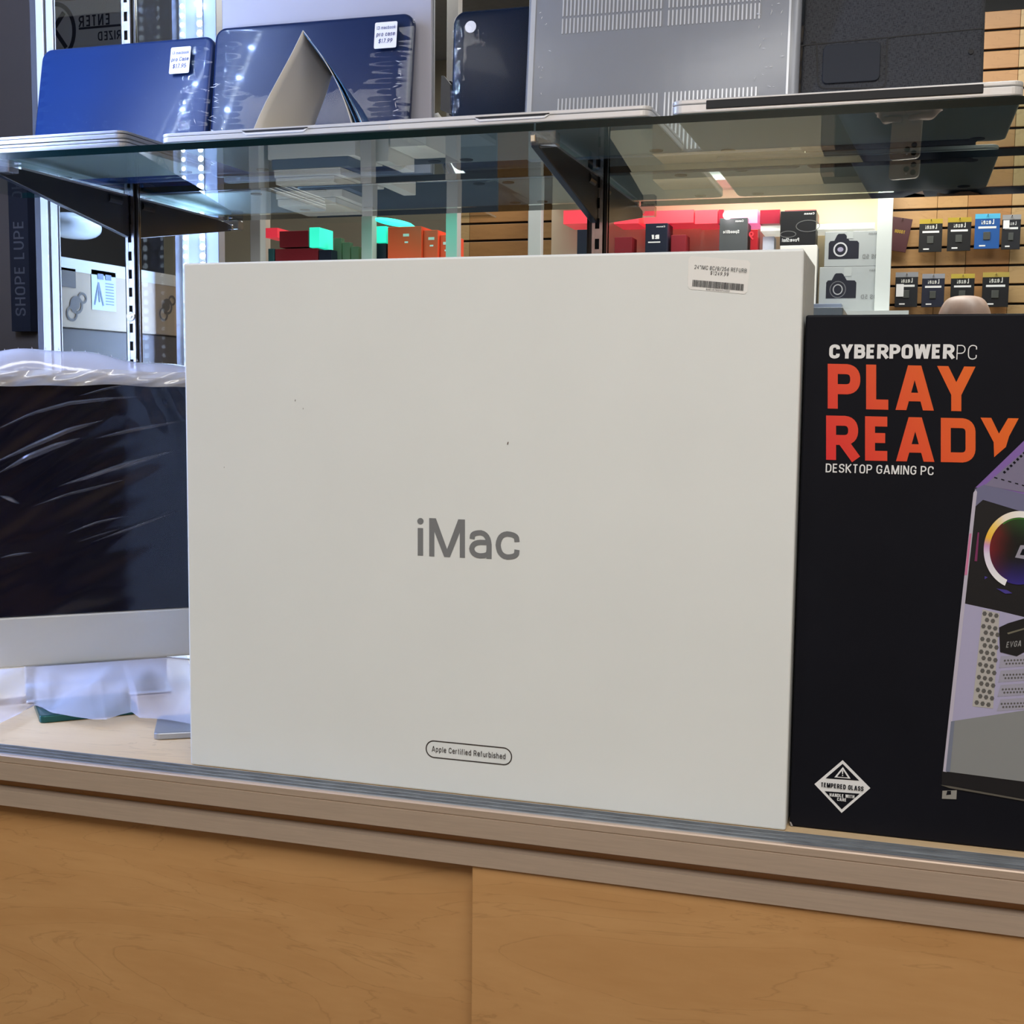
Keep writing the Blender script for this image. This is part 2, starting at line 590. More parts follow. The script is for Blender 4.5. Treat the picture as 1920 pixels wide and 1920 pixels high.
def letters(s, t=0.14, gap=0.14, space=0.34, slant=0.0, round_k=1.0, wk=1.0):
    """flat quads of a word, cap height 1, starting at x = 0; returns (quads, width)"""
    x, out = 0.0, []
    for ch in s:
        if ch == ' ':
            x += space
            continue
        w, paths = GLY[ch]
        w *= wk
        inner = max(w - t, 0.0)
        c = w / 2
        pg = None
        if ch == 'M':
            d = 0.62 * t
            pg = [[(0, 0), (t, 0), (t, 1), (0, 1)], [(w - t, 0), (w, 0), (w, 1), (w - t, 1)], [(0, 1), (1.30 * t, 1), (c + d * .9, 0), (c - d * .9, 0)], [(w - 1.30 * t, 1), (w, 1), (c + d * .9, 0), (c - d * .9, 0)]]
        elif ch == 'A':
            pg = [[(0, 0), (1.08 * t, 0), (c + .40 * t, 1), (c - .66 * t, 1)], [(w - 1.08 * t, 0), (w, 0), (c + .66 * t, 1), (c - .40 * t, 1)], [(w * .22, .20), (w * .78, .20), (w * .74, .20 + t * .85), (w * .26, .20 + t * .85)]]
        elif ch == 'Y':
            pg = [[(0, 1), (1.12 * t, 1), (c + .5 * t, .42), (c - .5 * t, .36)], [(w - 1.12 * t, 1), (w, 1), (c + .5 * t, .36), (c - .5 * t, .42)], [(c - t / 2, 0), (c + t / 2, 0), (c + t / 2, .46), (c - t / 2, .46)]]
        elif ch == 'W':
            d = 0.52 * t
            x1_, x2_ = w * .27, w * .73
            pg = [[(0, 1), (1.05 * t, 1), (x1_ + d, 0), (x1_ - d, 0)], [(c - .9 * d, 1), (c + .9 * d, 1), (x1_ + d, 0), (x1_ - d, 0)], [(c - .9 * d, 1), (c + .9 * d, 1), (x2_ + d, 0), (x2_ - d, 0)], [(w - 1.05 * t, 1), (w, 1), (x2_ + d, 0), (x2_ - d, 0)]]
        elif ch == 'N':
            pg = [[(0, 0), (t, 0), (t, 1), (0, 1)], [(w - t, 0), (w, 0), (w, 1), (w - t, 1)], [(0, 1), (1.15 * t, 1), (w, 0), (w - 1.15 * t, 0)]]
        if pg:
            out += [[(x + a + slant * b, b) for a, b in q] for q in pg]
            x += w + gap
            continue
        for path in paths:
            closed = path[-1] is None
            ps = path[:-1] if closed else path
            if closed:
                ps = ps[:-1]
            pp = [(x + t / 2 + p[0] * inner, t / 2 + p[1] * (1 - t), (p[2] if len(p) > 2 else 0) * round_k) for p in ps]
            rp = rounded(pp, closed)
            # square the open ends out to the full height
            for quad in ribbon(ext(rp, t, closed), t, closed):
                out.append([(a + slant * b, b) for a, b in quad])
        x += max(w, t) + gap
    return out, x - gap


def ext(p, t, closed):
    if closed or len(p) < 2:
        return p
    p = list(p)
    for i, j in ((0, 1), (-1, -2)):
        d = Vector((p[i][0] - p[j][0], p[i][1] - p[j][1]))
        if d.length > 1e-6:
            d = d.normalized() * t * 0.5
            # only true terminals on the cap or base line are lengthened
            if abs(d.y) > abs(d.x) * 0.8 and (p[i][1] > 0.8 or p[i][1] < 0.2):
                p[i] = (p[i][0] + d.x, p[i][1] + d.y)
    return p


def flat(name, quads, o, xa, ya, m, parent, lift=0.0004):
    """2-D polygons laid on a plane as one thin print"""
    xa, ya, o = Vector(xa), Vector(ya), Vector(o)
    nrm = xa.cross(ya).normalized()
    b = MB()
    for i, q in enumerate(quads):
        b.poly([o + xa * p[0] + ya * p[1] + nrm * (lift + i * 2e-6) for p in q])
    return b.build(name, m, parent)


XF, ZF = Vector((1, 0, 0)), Vector((0, 0, 1))


def print_px(name, s, left, right, top, Y, m, parent, t=0.14, gap=0.14, lift=0.0004, **k):
    """a word on a plane Y that spans from pixel left to pixel right along its base line, as tall as pixel top"""
    a, b, c = at(*left, Y), at(*right, Y), at(*top, Y)
    q, w = letters(s, t, gap, **k)
    xa = (b - a) / w
    return flat(name, q, a, xa, Vector((0, 0, c.z - a.z)), m, parent, lift)


def poly_px(name, polys, Y, m, parent, lift=0.0004):
    b = MB()
    for i, p in enumerate(polys):
        pts = [at(x, y, Y) + Vector((0, -lift - i * 1e-6, 0)) for x, y in p]
        b.poly(pts)
    return b.build(name, m, parent)


# ================================================================== the room
def structure(b, name, m, label=None, **k):
    o = b.build(name, m, **k)
    o['kind'] = 'structure'
    if label:
        o['label'] = label
    return o


CREAM = mat('cream wall paint', (0.70, 0.62, 0.46), 0.8, noise=0.03, scale=4)
BROWNW = mat('brown wall panelling', (0.10, 0.085, 0.085), 0.6, noise=0.12, scale=3)
structure(MB().box(-4.2, 3.2, -3.4, 2.6, -0.1, 0), 'floor', mat('brown carpet tile', (0.14, 0.11, 0.09), 0.9, noise=0.2, scale=40))
structure(MB().box(-4.2, 3.2, -3.4, 2.6, 3.2, 3.3), 'ceiling', mat('white ceiling tile', (0.66, 0.66, 0.68), 0.9, noise=0.05, scale=20))
structure(MB().box(-4.3, -4.2, -3.4, 2.6, 0, 3.2), 'wall_left', mat('slate wall paint', (0.075, 0.08, 0.105), 0.8, noise=0.05, scale=4))
structure(MB().box(3.2, 3.3, -3.4, 2.6, 0, 3.2), 'wall_right', CREAM)
structure(MB().box(-4.2, 3.2, -3.5, -3.4, 0, 3.2), 'wall_front', CREAM)
structure(MB().box(-4.2, 3.2, 2.1, 2.2, 0, 3.2), 'wall_back', BROWNW)
WALLBACK_SIGN_Y = 2.1

# ================================================================== the display case
LX = -1.295                       # its left end
RX = 1.45
case = thing('display_case', 'maple and aluminium shop display case with a track along its front edge', 'display case', (0, 1.3, 0))
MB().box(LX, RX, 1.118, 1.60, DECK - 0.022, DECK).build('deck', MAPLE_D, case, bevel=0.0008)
# double track for sliding glass: a channel with raised fins
tp = [(1.1180, -0.022), (1.1180, 0.0005), (1.1160, 0.0005), (1.1160, -0.0035), (1.1095, -0.0035), (1.1095, 0.0000), (1.1080, 0.0000), (1.1080, -0.0035),
      (1.1000, -0.0035), (1.1000, 0.0000), (1.0985, 0.0000), (1.0985, -0.0035), (1.0905, -0.0035), (1.0905, 0.0008), (1.0862, 0.0012), (1.0862, -0.022)]
MB().prism([(0, y, DECK + z) for y, z in tp], (LX, 0, 0), (RX, 0, 0)).build('door_track', mat('worn track aluminium', (0.30, 0.32, 0.34), 0.45, 0.6, noise=0.25, scale=40, stretch=(1, 12, 12)), case)
# upper rail with a fine groove under its lip
up = [(1.0862, 0.0012), (1.0822, 0.0012), (1.0812, 0.0000), (1.0812, -0.0062), (1.0822, -0.0066), (1.0822, -0.0074), (1.0812, -0.0078), (1.0812, -0.0262), (1.0822, -0.0270), (1.0862, -0.0270)]
MB().prism([(0, y, DECK + z) for y, z in up], (LX, 0, 0), (RX, 0, 0)).build('upper_rail', RAIL, case)
MB().box(LX, RX, 1.0960, 1.14, DECK - 0.0385, DECK - 0.0225).build('recessed_strip', wood('maple with painted shade', (0.36, 0.165, 0.045), (0.31, 0.135, 0.035)), case)  # shade between the rails is put into the darker wood colour
lp = [(1.0862, -0.0372), (1.0812, -0.0372), (1.0812, -0.0542), (1.0822, -0.0550), (1.0862, -0.0550)]
MB().prism([(0, y, DECK + z) for y, z in lp] + [(0, 1.14, DECK - 0.0550), (0, 1.14, DECK - 0.0372)], (LX, 0, 0), (RX, 0, 0)).build('lower_rail', RAIL, case)
SEAM = -0.3732
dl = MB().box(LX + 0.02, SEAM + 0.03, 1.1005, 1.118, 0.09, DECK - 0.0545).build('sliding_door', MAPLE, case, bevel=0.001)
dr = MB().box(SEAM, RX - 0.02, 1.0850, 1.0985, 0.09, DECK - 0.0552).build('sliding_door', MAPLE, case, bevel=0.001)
MB().box(LX, RX, 1.10, 1.60, 0.0, 0.09).build('plinth', BLACK, case)
MB().box(LX, LX + 0.02, 1.118, 1.60, 0.09, DECK - 0.022).build('end_panel', MAPLE, case)
MB().box(RX - 0.02, RX, 1.118, 1.60, 0.09, DECK - 0.022).build('end_panel', MAPLE, case)
TOPZ = 2.45
# backing board behind the mirrors
MB().box(-1.222, RX, 1.572, 1.60, DECK, TOPZ).build('back_panel', BLACK, case)
# corner posts
rp = MB()
rp.box(-1.212, -1.199, 1.5645, 1.572, DECK, TOPZ)
rp.box(-1.199, -1.195, 1.5685, 1.572, DECK, TOPZ, 1)
rp.box(-1.195, -1.183, 1.5650, 1.572, DECK, TOPZ)
rp.box(-1.183, -1.1805, 1.5670, 1.572, DECK, TOPZ, 1)
rp.box(-1.1805, -1.179, 1.5650, 1.572, DECK, TOPZ)
rp.build('corner_post', [mat('pale anodised post', (0.55, 0.55, 0.58), 0.35, 0.3), SHADOWGAP], case, bevel=0.0008)
MB().box(-1.222, -1.213, 1.5655, 1.572, DECK, TOPZ).build('corner_post_lip', mat('dark anodised lip', (0.05, 0.05, 0.06), 0.4), case)
fp = MB().box(-1.286, -1.195, 1.072, 1.094, DECK, TOPZ)
fpo = fp.build('front_post', mat('pale anodised post', (0.8, 0.8, 0.82)), case, bevel=0.001)
sp = MB().box(-1.292, -1.288, 1.096, 1.560, DECK, TOPZ)
sp.build('side_pane', clear('coated side pane', (0.93, 0.96, 0.96), 1.5, gain=0.12), case)

# LED strips on the front post, facing into the case
LEDM = mat('led emitter', (1, 1, 1), 0.5, emit=(0.72, 0.86, 1.0), estr=180.0)
LEDM2 = mat('led emitter of the dimmer strip', (1, 1, 1), 0.5, emit=(0.72, 0.86, 1.0), estr=70.0)
for sx, m_, rr in ((-1.2277, LEDM, 0.0056), (-1.2634, LEDM2, 0.0040)):
    st = MB().box(sx - 0.006, sx + 0.006, 1.094, 1.0955, 1.06, 2.40).build('led_strip', mat('white circuit tape', (0.8, 0.82, 0.85), 0.5), case)
    proto = MB()
    proto.cyl((0, 0, 0), (0, 1, 0), rr, 0.0012, 10, r2=rr * 0.75)
    led0 = None
    for i in range(79):
        z = 1.08 + i * 0.0164
        if led0 is None:
            led0 = proto.build('led', m_, None)
            led0.parent = st
            led0.location = Vector((sx, 1.0955, z)) - MW[st.name].translation
        else:
            c = led0.copy()
            COL.objects.link(c)
            c.location = Vector((sx, 1.0955, z)) - MW[st.name].translation

# mirrors
ms = [(-1.1785, -1.0705, 'narrow mirror panel between the pale corner post and the first slotted upright'),
      (-1.0445, -0.3905, 'wide mirror panel behind the laptop sleeves, between the two slotted uprights'),
      (-0.3620, 1.38, 'mirror panel behind the black box, reflecting the pegged memory cards')]
for a, b, lab in ms:
    o = MB().box(a, b, YM, YM + 0.005, DECK + 0.002, TOPZ - 0.03).build('mirror_panel', MIRROR, None)
    tag(o, lab, 'mirror', 'mirror panels lining the back of the case')
# slim light seams beside the uprights
SLX = (-1.0575, -0.3755)
ul = ['slotted steel upright near the pale corner post, lit blue', 'slotted steel upright in the middle of the back wall, with the big bracket']
for k, sx in enumerate(SLX):
    u = thing('slotted_upright', ul[k], 'upright', (sx, 1.56, DECK), group='slotted uprights on the back wall')
    w = 0.0068
    b = MB()
    b.box(sx - w, sx - 0.0028, 1.558, 1.571, DECK + 0.001, TOPZ - 0.02)
    b.box(sx + 0.0028, sx + w, 1.558, 1.571, DECK + 0.001, TOPZ - 0.02)
    z = DECK + 0.002
    while z < TOPZ - 0.05:          # web bridges between the slots
        b.box(sx - 0.0029, sx + 0.0029, 1.5585, 1.571, z, z + 0.0125)
        z += 0.0254
    b.build('channel', ZINC, u)
    MB().box(sx - 0.003, sx + 0.003, 1.5625, 1.5715, DECK + 0.001, TOPZ - 0.02).build('slot_backing', SHADOWGAP, u)
    MB().box(sx + 0.0075, sx + 0.0110, 1.5635, 1.5715, DECK + 0.001, TOPZ - 0.02).build('edge_strip', BLACK, u)
    MB().box(sx + 0.0114, sx + 0.0122, 1.5630, 1.5715, DECK + 0.001, TOPZ - 0.02).build('bright_edge', CHROME, u)
    sc = MB().cyl((sx, 1.5580, 1.5148), (0, -1, 0), 0.0068, 0.002, 16)
    sc.cyl((sx, 1.5560, 1.5148), (0, -1, 0), 0.0032, 0.0012, 12)
    sc.build('screw', CHROME, u, bevel=0.0004)

# brackets
SB = DECK + 0.6675 - 0.0         # underside of the shelf at the back
SHB = EYE.z + 0.2755
TILT = radians(0.40)


def shelf_z(y):                  # underside of the shelf: it sags a little towards the front
    return SHB - (YM - y) * math.tan(TILT)


bl = ['dark shelf bracket on the upright near the corner post, under the shelf', 'dark tapering shelf bracket on the middle upright, with a clear end clip']
for k, sx in enumerate(SLX):
    bx = sx - 0.004
    t = thing('shelf_bracket', bl[k], 'bracket', (bx, 1.55, SHB - 0.03), group='shelf brackets')
    prof = [(1.557, -0.003), (1.312, -0.004), (1.292, -0.006), (1.287, -0.011), (1.290, -0.0165), (1.557, -0.062)]
    MB().prism([(0, y, shelf_z(y) + z) for y, z in prof], (bx - 0.0045, 0, 0), (bx + 0.0045, 0, 0)).build('arm', mat('black bracket paint', (0.020, 0.023, 0.028), 0.28, 0.3), t, bevel=0.001)
    MB().box(bx - 0.0052, bx + 0.0052, 1.33, 1.552, shelf_z(1.44) - 0.0050, shelf_z(1.44) - 0.0024).build('cushion_strip', mat('bright strip', (0.55, 0.57, 0.6), 0.2, 0.7), t)
    c = MB()
    c.box(bx - 0.004, bx + 0.024, 1.284, 1.302, shelf_z(1.30) - 0.0155, shelf_z(1.30) - 0.0008)
    c.build('end_clip', clear('clear plastic', (0.80, 0.80, 0.82), 1.5, film=(0.10, (0.5, 0.5, 0.5)), gain=1.6), t, bevel=0.0015)
    MB().box(bx - 0.003, bx + 0.003, 1.280, 1.285, shelf_z(1.28) - 0.013, shelf_z(1.28) - 0.005).build('end_cap', CHROME, t, bevel=0.001)
    MB().cyl((bx, 1.540, shelf_z(1.54) - 0.0135), (0, -1, 0), 0.0075, 0.03, 14).build('roller', BLACK, t)

# glass shelf panels (bottom face up to 8 mm above)
GT = 0.0078
gl = [(-1.243, -1.064, 'short glass shelf panel at the corner post, under the stacked laptops'), (-1.062, -0.3805, 'long glass shelf panel holding two silver laptops and a tented card'),
      (-0.3785, 0.310, 'glass shelf panel under the laptop with a black hinge')]
for a, b, lab in gl:
    m = MB()
    ys, ye = 1.2885, YM - 0.0006
    P = lambda x, y, z: (x, y, shelf_z(y) + z)
    m.poly([P(a, ys, 0), P(a, ye, 0), P(b, ye, 0), P(b, ys, 0)], 0)
    m.poly([P(a, ys, GT), P(b, ys, GT), P(b, ye, GT), P(a, ye, GT)], 0)
    m.poly([P(a, ys, 0), P(b, ys, 0), P(b, ys, GT), P(a, ys, GT)], 1)
    m.poly([P(a, ye, 0), P(a, ye, GT), P(b, ye, GT), P(b, ye, 0)], 1)
    m.poly([P(a, ys, 0), P(a, ys, GT), P(a, ye, GT), P(a, ye, 0)], 0)
    m.poly([P(b, ys, 0), P(b, ye, 0), P(b, ye, GT), P(b, ys, GT)], 0)
    o = m.build('glass_shelf', [GLASS, GLASS_EDGE], None)
    tag(o, lab, 'shelf', 'glass shelf panels')
ROT_S = Matrix.Rotation(TILT, 3, 'X')


def shelf_top(y):
    return shelf_z(y) + GT


# ================================================================== laptops lying on the shelf
def rslab(w, d, h, r, edge=0.0, z0=0.0, n=6):
    """rounded slab lying flat; local coordinates, front edge at y = 0"""
    pts = rrect(w, d, r, n, 0, d / 2)
    b = MB()
    k = len(pts)
    rings = [(z0, 1 - edge), (z0 + h * .25, 1 - edge * .15), (z0 + h * .75, 1), (z0 + h, 1 - edge * .25)]
    for z, s in rings:
        b.v += [Vector((x * (1 - (1 - s) / w * 0.02 / 0.02 * 0.004), d / 2 + (y - d / 2) * (1 - (1 - s) / d * 0.004), z)) for x, y in pts]
    b.f.append(tuple(reversed(range(k))))
    b.mi.append(0)
    for j in range(3):
        for i in range(k):
            q = (i + 1) % k
            b.f.append((j * k + i, j * k + q, (j + 1) * k + q, (j + 1) * k + i))
            b.mi.append(0)
    b.f.append(tuple(3 * k + i for i in range(k)))
    b.mi.append(0)
    return b


BOTTOM = mat('silver laptop bottom', (0.40, 0.39, 0.37), 0.4, 0.5)
BOTTOM_D = mat('dim laptop bottom', (0.13, 0.145, 0.17), 0.4, 0.5)


def laptop(name, label, cx, yf, w, d, yaw, m, hb=0.0095, hl=0.0045, hinge_front=False, base_z=None, notch=True, group='laptops lying on the glass shelf', bottom=None, mb=None):
    bottom = bottom or BOTTOM
    rot = ROT_S @ Matrix.Rotation(yaw, 3, 'Z')
    z = shelf_top(yf) if base_z is None else base_z
    t = thing(name, label, 'laptop', (cx, yf, z + 0.0003), rot, group)
    foot = 0.0016
    rslab(w, d, hb - foot, 0.011, z0=foot).build('base', mb or m, t, local=True, bevel=0.0008)
    rslab(w, d, hl, 0.011, z0=hb + 0.0006).build('lid', m, t, local=True, bevel=0.0012)
    rslab(w - 0.003, d - 0.003, 0.0006, 0.010, z0=foot - 0.0005).build('bottom_plate', bottom, t, local=True)
    gap = rslab(w - 0.006, d - 0.006, 0.0008, 0.009, z0=hb - 0.0001)
    for v in gap.v:
        v.y += 0.003
    gap.build('gap_seal', RUBBER, t, local=True)
    for sx in (-1, 1):
        for yy in (0.022, d - 0.022):
            MB().cyl((sx * (w / 2 - 0.030), yy, 0), (0, 0, 1), 0.008, 0.0018, 16, r2=0.0085).build('foot', RUBBER, t, local=True)
    if hinge_front:
        MB().box(-w / 2 + 0.036, w / 2 - 0.036, -0.0012, 0.006, 0.0042, hb + hl - 0.0012).build('hinge', RUBBER, t, local=True, bevel=0.0008)
    elif notch:
        p = [(-0.041, 0), (0.041, 0), (0.036, 0.0030), (-0.036, 0.0030)]
        MB().prism([(x, 0, hb + 0.0004 - zz) for x, zz in p], (0, -0.0016, 0), (0, 0.002, 0)).build('thumb_notch', mat('bright notch', (0.9, 0.9, 0.9), 0.3), t, local=True)
        MB().prism([(x, 0, hb + 0.0012 - zz * 0.75 + 0.0006) for x, zz in p], (0, -0.0022, 0), (0, 0.002, 0)).build('notch_shadow', RUBBER, t, local=True)
    return t


laptop('laptop', 'lower silver laptop of the two stacked at the corner post', -1.004, 1.293, 0.246, 0.20, 0.0, SILVER_D, hb=0.0060, hl=0.0032, notch=False)
laptop('laptop', 'upper silver laptop of the two stacked at the corner post', -1.006, 1.293, 0.246, 0.20, radians(-0.4), SILVER_D, hb=0.0060, hl=0.0032, notch=False, base_z=shelf_top(1.293) + 0.0098)
laptop('laptop', 'thin silver laptop under the tented card on the glass shelf', -0.684, 1.2895, 0.298, 0.212, 0, SILVER, hb=0.0075, hl=0.0035, bottom=BOTTOM_D)
laptop('laptop', 'silver laptop with thumb notch in front of the frosted laptop shell', -0.405, 1.2895, 0.296, 0.212, 0, SILVER_W, hb=0.0075, hl=0.0040)
laptop('laptop', 'thick silver laptop with a long black hinge facing out', -0.069, 1.289, 0.334, 0.232, 0, SILVER_W, hb=0.0095, hl=0.0045, hinge_front=True, notch=False)


# ================================================================== sleeves and shells leaning on the mirror
def leaning(name, label, cat, x0, x1, ztop, m, thick=0.014, r=0.016, ybot=1.512, roll=0.0, back=0.0, group=None, wrap=None):
    """a flat rounded thing standing on the shelf and leaning on the mirror; local x right, y depth, z up along its face"""
    w = x1 - x0
    z0 = shelf_top(ybot) + 0.0004
    h = (ztop - z0)
    ang = math.atan2(YM - 0.002 - back - thick - ybot, h)
    rot = Matrix.Rotation(-ang, 3, 'X') @ Matrix.Rotation(roll, 3, 'Y')
    zoff = abs(math.sin(roll)) * w / 2
    t = thing(name, label, cat, ((x0 + x1) / 2, ybot, z0 + zoff), rot, group)
    hl = h / cos(ang)
    pts = rrect(w, hl, r, 8, 0, hl / 2)
    MB().prism([(x, 0, y) for x, y in pts], (0, thick, 0), (0, 0, 0)).build('shell', m, t, local=True, bevel=min(0.005, thick * .4), seg=4, smooth=True, angle=50)
    return t, w, hl


NAVY = mat('navy film wrapped shell', (0.010, 0.030, 0.115), 0.34, 0, spec=0.25, coat=0.10, bump=0.05, scale=16, stretch=(1, 1, 0.35))
NAVY2 = mat('dark blue film wrapped shell', (0.009, 0.022, 0.075), 0.32, 0, spec=0.25, coat=0.10, bump=0.05, scale=22, stretch=(1, 1, 0.5))
STEEL = mat('glossy black blue shell', (0.005, 0.012, 0.030), 0.25, 0, spec=0.2, coat=0.05, bump=0.04, scale=26)
FILM = clear('shrink film', (0.95, 0.955, 0.97), 1.40, rough=0.02, bump=0.04, scale=60, stretch=(1.0, 1, 0.4), gain=0.40)
ZT = EYE.z - 1.2325
t1, w1, h1 = leaning('laptop_sleeve', 'navy glossy laptop case with price sticker, beside the corner post', 'laptop case', -1.190, -0.912, 1.712 + ZT, NAVY, group='laptop cases leaning on the mirror')
t2, w2, h2 = leaning('laptop_sleeve', 'dark blue wrapped laptop case with price sticker, behind the tented card', 'laptop case', -0.905, -0.617, 1.716 + ZT, NAVY2, roll=radians(0.3), back=0.012, group='laptop cases leaning on the mirror')
t3, w3, h3 = leaning('laptop_sleeve', 'glossy black laptop case with a round white sticker, half behind the frosted shell', 'laptop case', -0.567, -0.420, 1.716 + ZT, STEEL, ybot=1.537, group='laptop cases leaning on the mirror')


def crinkle(t, w, h, xs, amp, n, m, name='shrink_wrap'):
    """stretched film over a case: a sheet bulging over its edges with folds"""
    rnd = random.Random(int(w * 1e4) + n)
    ph = [(rnd.uniform(3, 9), rnd.uniform(0, 6), rnd.uniform(20, 60)) for _ in range(4)]

    def fn(u, v):
        x = (u - .5) * (w + 0.002)
        z = v * (h + 0.002)
        e = min(u, 1 - u) * w / 0.018
        e = min(e, min(v, 1 - v) * h / 0.018, 1.0)
        d = -0.0025 - 0.002 * e
        for a, p, q in ph:
            d += amp * 0.25 * sin(q * v * 2 + p + a * u) * (math.exp(-((u - xs[0]) / 0.05) ** 2) + math.exp(-((u - xs[1]) / 0.05) ** 2))
        return (x, d + 0.004 * (1 - e), z)
    return MB().grid(fn, 44, 60).build(name, m, t, local=True, smooth=True)


crinkle(t1, w1, h1, (0.04, 0.93), 0.0018, 3, FILM)
crinkle(t2, w2, h2, (0.08, 0.90), 0.0024, 5, FILM)


def creases(t, n, x0, dx, z0, z1, ln, vert, y=-0.0016):
    """white slivers for the glints on creases of tight film near an edge"""
    rnd = random.Random(n)
    b = MB()
    for i in range(n):
        x, z = x0 + rnd.uniform(-dx, dx), rnd.uniform(z0, z1)
        a = radians(rnd.uniform(-25, 25)) + (pi / 2 if rnd.random() < vert else 0)
        l_ = ln * rnd.uniform(0.5, 1.5)
        ca, sa = cos(a), sin(a)
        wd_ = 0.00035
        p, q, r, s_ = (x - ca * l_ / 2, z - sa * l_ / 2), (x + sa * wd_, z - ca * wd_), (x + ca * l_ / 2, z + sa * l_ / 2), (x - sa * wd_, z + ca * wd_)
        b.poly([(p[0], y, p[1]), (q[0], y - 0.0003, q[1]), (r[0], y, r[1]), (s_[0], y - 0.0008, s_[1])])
    return b.build('crease_glints', mat('white crease glint', (0.80, 0.82, 0.86), 0.15, coat=0.5), t, local=True)  # white colour carries the small highlights of the creased film


def sticker_on(t, cx, cz, sw, sh, lines, tilt=0.0, y=-0.0058, m=STICKER):
    s = MB().prism([(x, y, z) for x, z in rrect(sw, sh, 0.002, 3, cx, cz)], (0, 0.0003, 0), (0, 0, 0)).build('price_sticker', m, t, local=True)
    hh = sh / (len(lines) + 0.8)
    for i, tx in enumerate(lines):
        q, w = letters(tx, 0.13, 0.16, slant=0.12)
        k = min(hh * 0.62, sw * 0.86 / w)
        flat_local('handwriting', q, (cx - k * w / 2, y - 0.0004, cz + sh / 2 - hh * (i + 1.05)), k, k, mat('blue pen', (0.05, 0.06, 0.22), 0.6), t)
    return s


def flat_local(name, quads, o, kx, ky, m, parent):
    b = MB()
    for i, q in enumerate(quads):
        b.poly([(o[0] + kx * p[0], o[1] - i * 2e-6, o[2] + ky * p[1]) for p in q])
    return b.build(name, m, parent, local=True)


creases(t2, 26, -w2 / 2 + 0.010, 0.004, 0.01, h2 * .62, 0.010, 0.0, -0.0062)
creases(t2, 24, w2 / 2 - 0.014, 0.004, 0.03, h2 * .70, 0.006, 0.1, -0.0062)
creases(t1, 10, w1 / 2 - 0.013, 0.003, 0.01, h1 * .4, 0.006, 0.1, -0.0062)
sticker_on(t1, w1 / 2 - 0.0465, h1 - 0.0350, 0.031, 0.0375, ['13 macbook', 'pro Case', '$17.95'])
sticker_on(t2, w2 / 2 - 0.0350, h2 - 0.0300, 0.031, 0.0340, ['13 macbook', 'pro case', '$17.99'])
MB().cyl((-w3 / 2 + 0.0245, -0.0002, h3 - 0.0215), (0, -1, 0), 0.0075, 0.0006, 24).build('round_sticker', STICKER, t3, local=True)
MB().prism([(-w3 / 2 - 0.013, 0.004, z + h3 - 0.083) for z in ()] or [(-w3 / 2 - 0.0155, 0.004, h3 - 0.079), (-w3 / 2 - 0.012, 0.004, h3 - 0.079), (-w3 / 2 - 0.003, 0.004, h3 - 0.090),
           (-w3 / 2 - 0.001, 0.004, h3 - 0.128), (-w3 / 2 - 0.0155, 0.004, h3 - 0.122)], (0, 0, 0), (0, 0.006, 0)).build('side_clip', BLACK, t3, local=True)
crinkle(t3, w3, h3, (0.05, 0.95), 0.001, 7, FILM)

# pale flat carton behind the second case
pc_ = MB().box(-0.905, -0.600, YM - 0.0075, YM - 0.0008, shelf_top(1.55) + 0.001, 2.10).build('laptop_carton', mat('pale lavender board', (0.40, 0.40, 0.47), 0.5, noise=0.03, scale=3), None, bevel=0.001)
tag(pc_, 'pale flat laptop carton standing behind the dark blue wrapped case', 'carton')

# frosted shell with ventilation ribs
FROST = clear('frosted polycarbonate', (0.55, 0.57, 0.60), 1.45, film=(0.70, (0.34, 0.36, 0.40)), rough=0.22, bump=0.08, scale=40, gain=0.8)
t4, w4, h4 = leaning('laptop_shell', 'frosted clear laptop shell with rows of ventilation ribs, beside the grey fabric sleeve', 'laptop case', -0.4575, -0.128, 1.765 + ZT, FROST, ybot=1.497, r=0.012, back=0.024, group='laptop cases leaning on the mirror')
RIBM = mat('moulded rib', (0.50, 0.52, 0.55), 0.25, 0, coat=0.5)


def ribs(x0, x1, z0, z1, n, nm, gapat=None):
    b = MB()
    for i in range(n):
        x = x0 + (x1 - x0) * i / (n - 1)
        if gapat is not None and abs(i - gapat) < 1:
            continue
        pts = rrect(0.0019, z1 - z0, 0.0009, 3, x, (z0 + z1) / 2)
        b.prism([(a, -0.0009, c) for a, c in pts], (0, 0.0016, 0), (0, 0, 0))
    return b.build(nm, RIBM, t4, local=True)


zz4 = 1.571 + ZT - shelf_top(1.5)


def z4(py):
    return (at(1050, py, 1.51).z - (shelf_top(1.497))) * 1.0


ribs(-w4 / 2 + 0.045, w4 / 2 - 0.048, z4(62), z4(32), 50, 'vent_ribs', 26)
ribs(-w4 / 2 + 0.045, w4 / 2 - 0.048, z4(28), z4(-8), 50, 'vent_ribs', 26)
ribs(-w4 / 2 + 0.044, w4 / 2 - 0.048, 0.004, z4(187), 50, 'vent_ribs', 26)
MB().box(w4 / 2 - 0.014, w4 / 2 - 0.0115, -0.0012, 0.0, 0.004, h4 - 0.01).build('edge_ridge', RIBM, t4, local=True)
MB().box(-w4 / 2 + 0.004, -w4 / 2 + 0.010, -0.0008, 0.0, 0.004, h4 - 0.01).build('edge_ridge', RIBM, t4, local=True)
creases(t4, 45, w4 / 2 - 0.034, 0.016, 0.02, h4 - 0.01, 0.0045, 0.5)
creases(t4, 12, -w4 / 2 + 0.024, 0.008, 0.02, h4 - 0.01, 0.003, 0.9)

# charcoal fabric sleeve


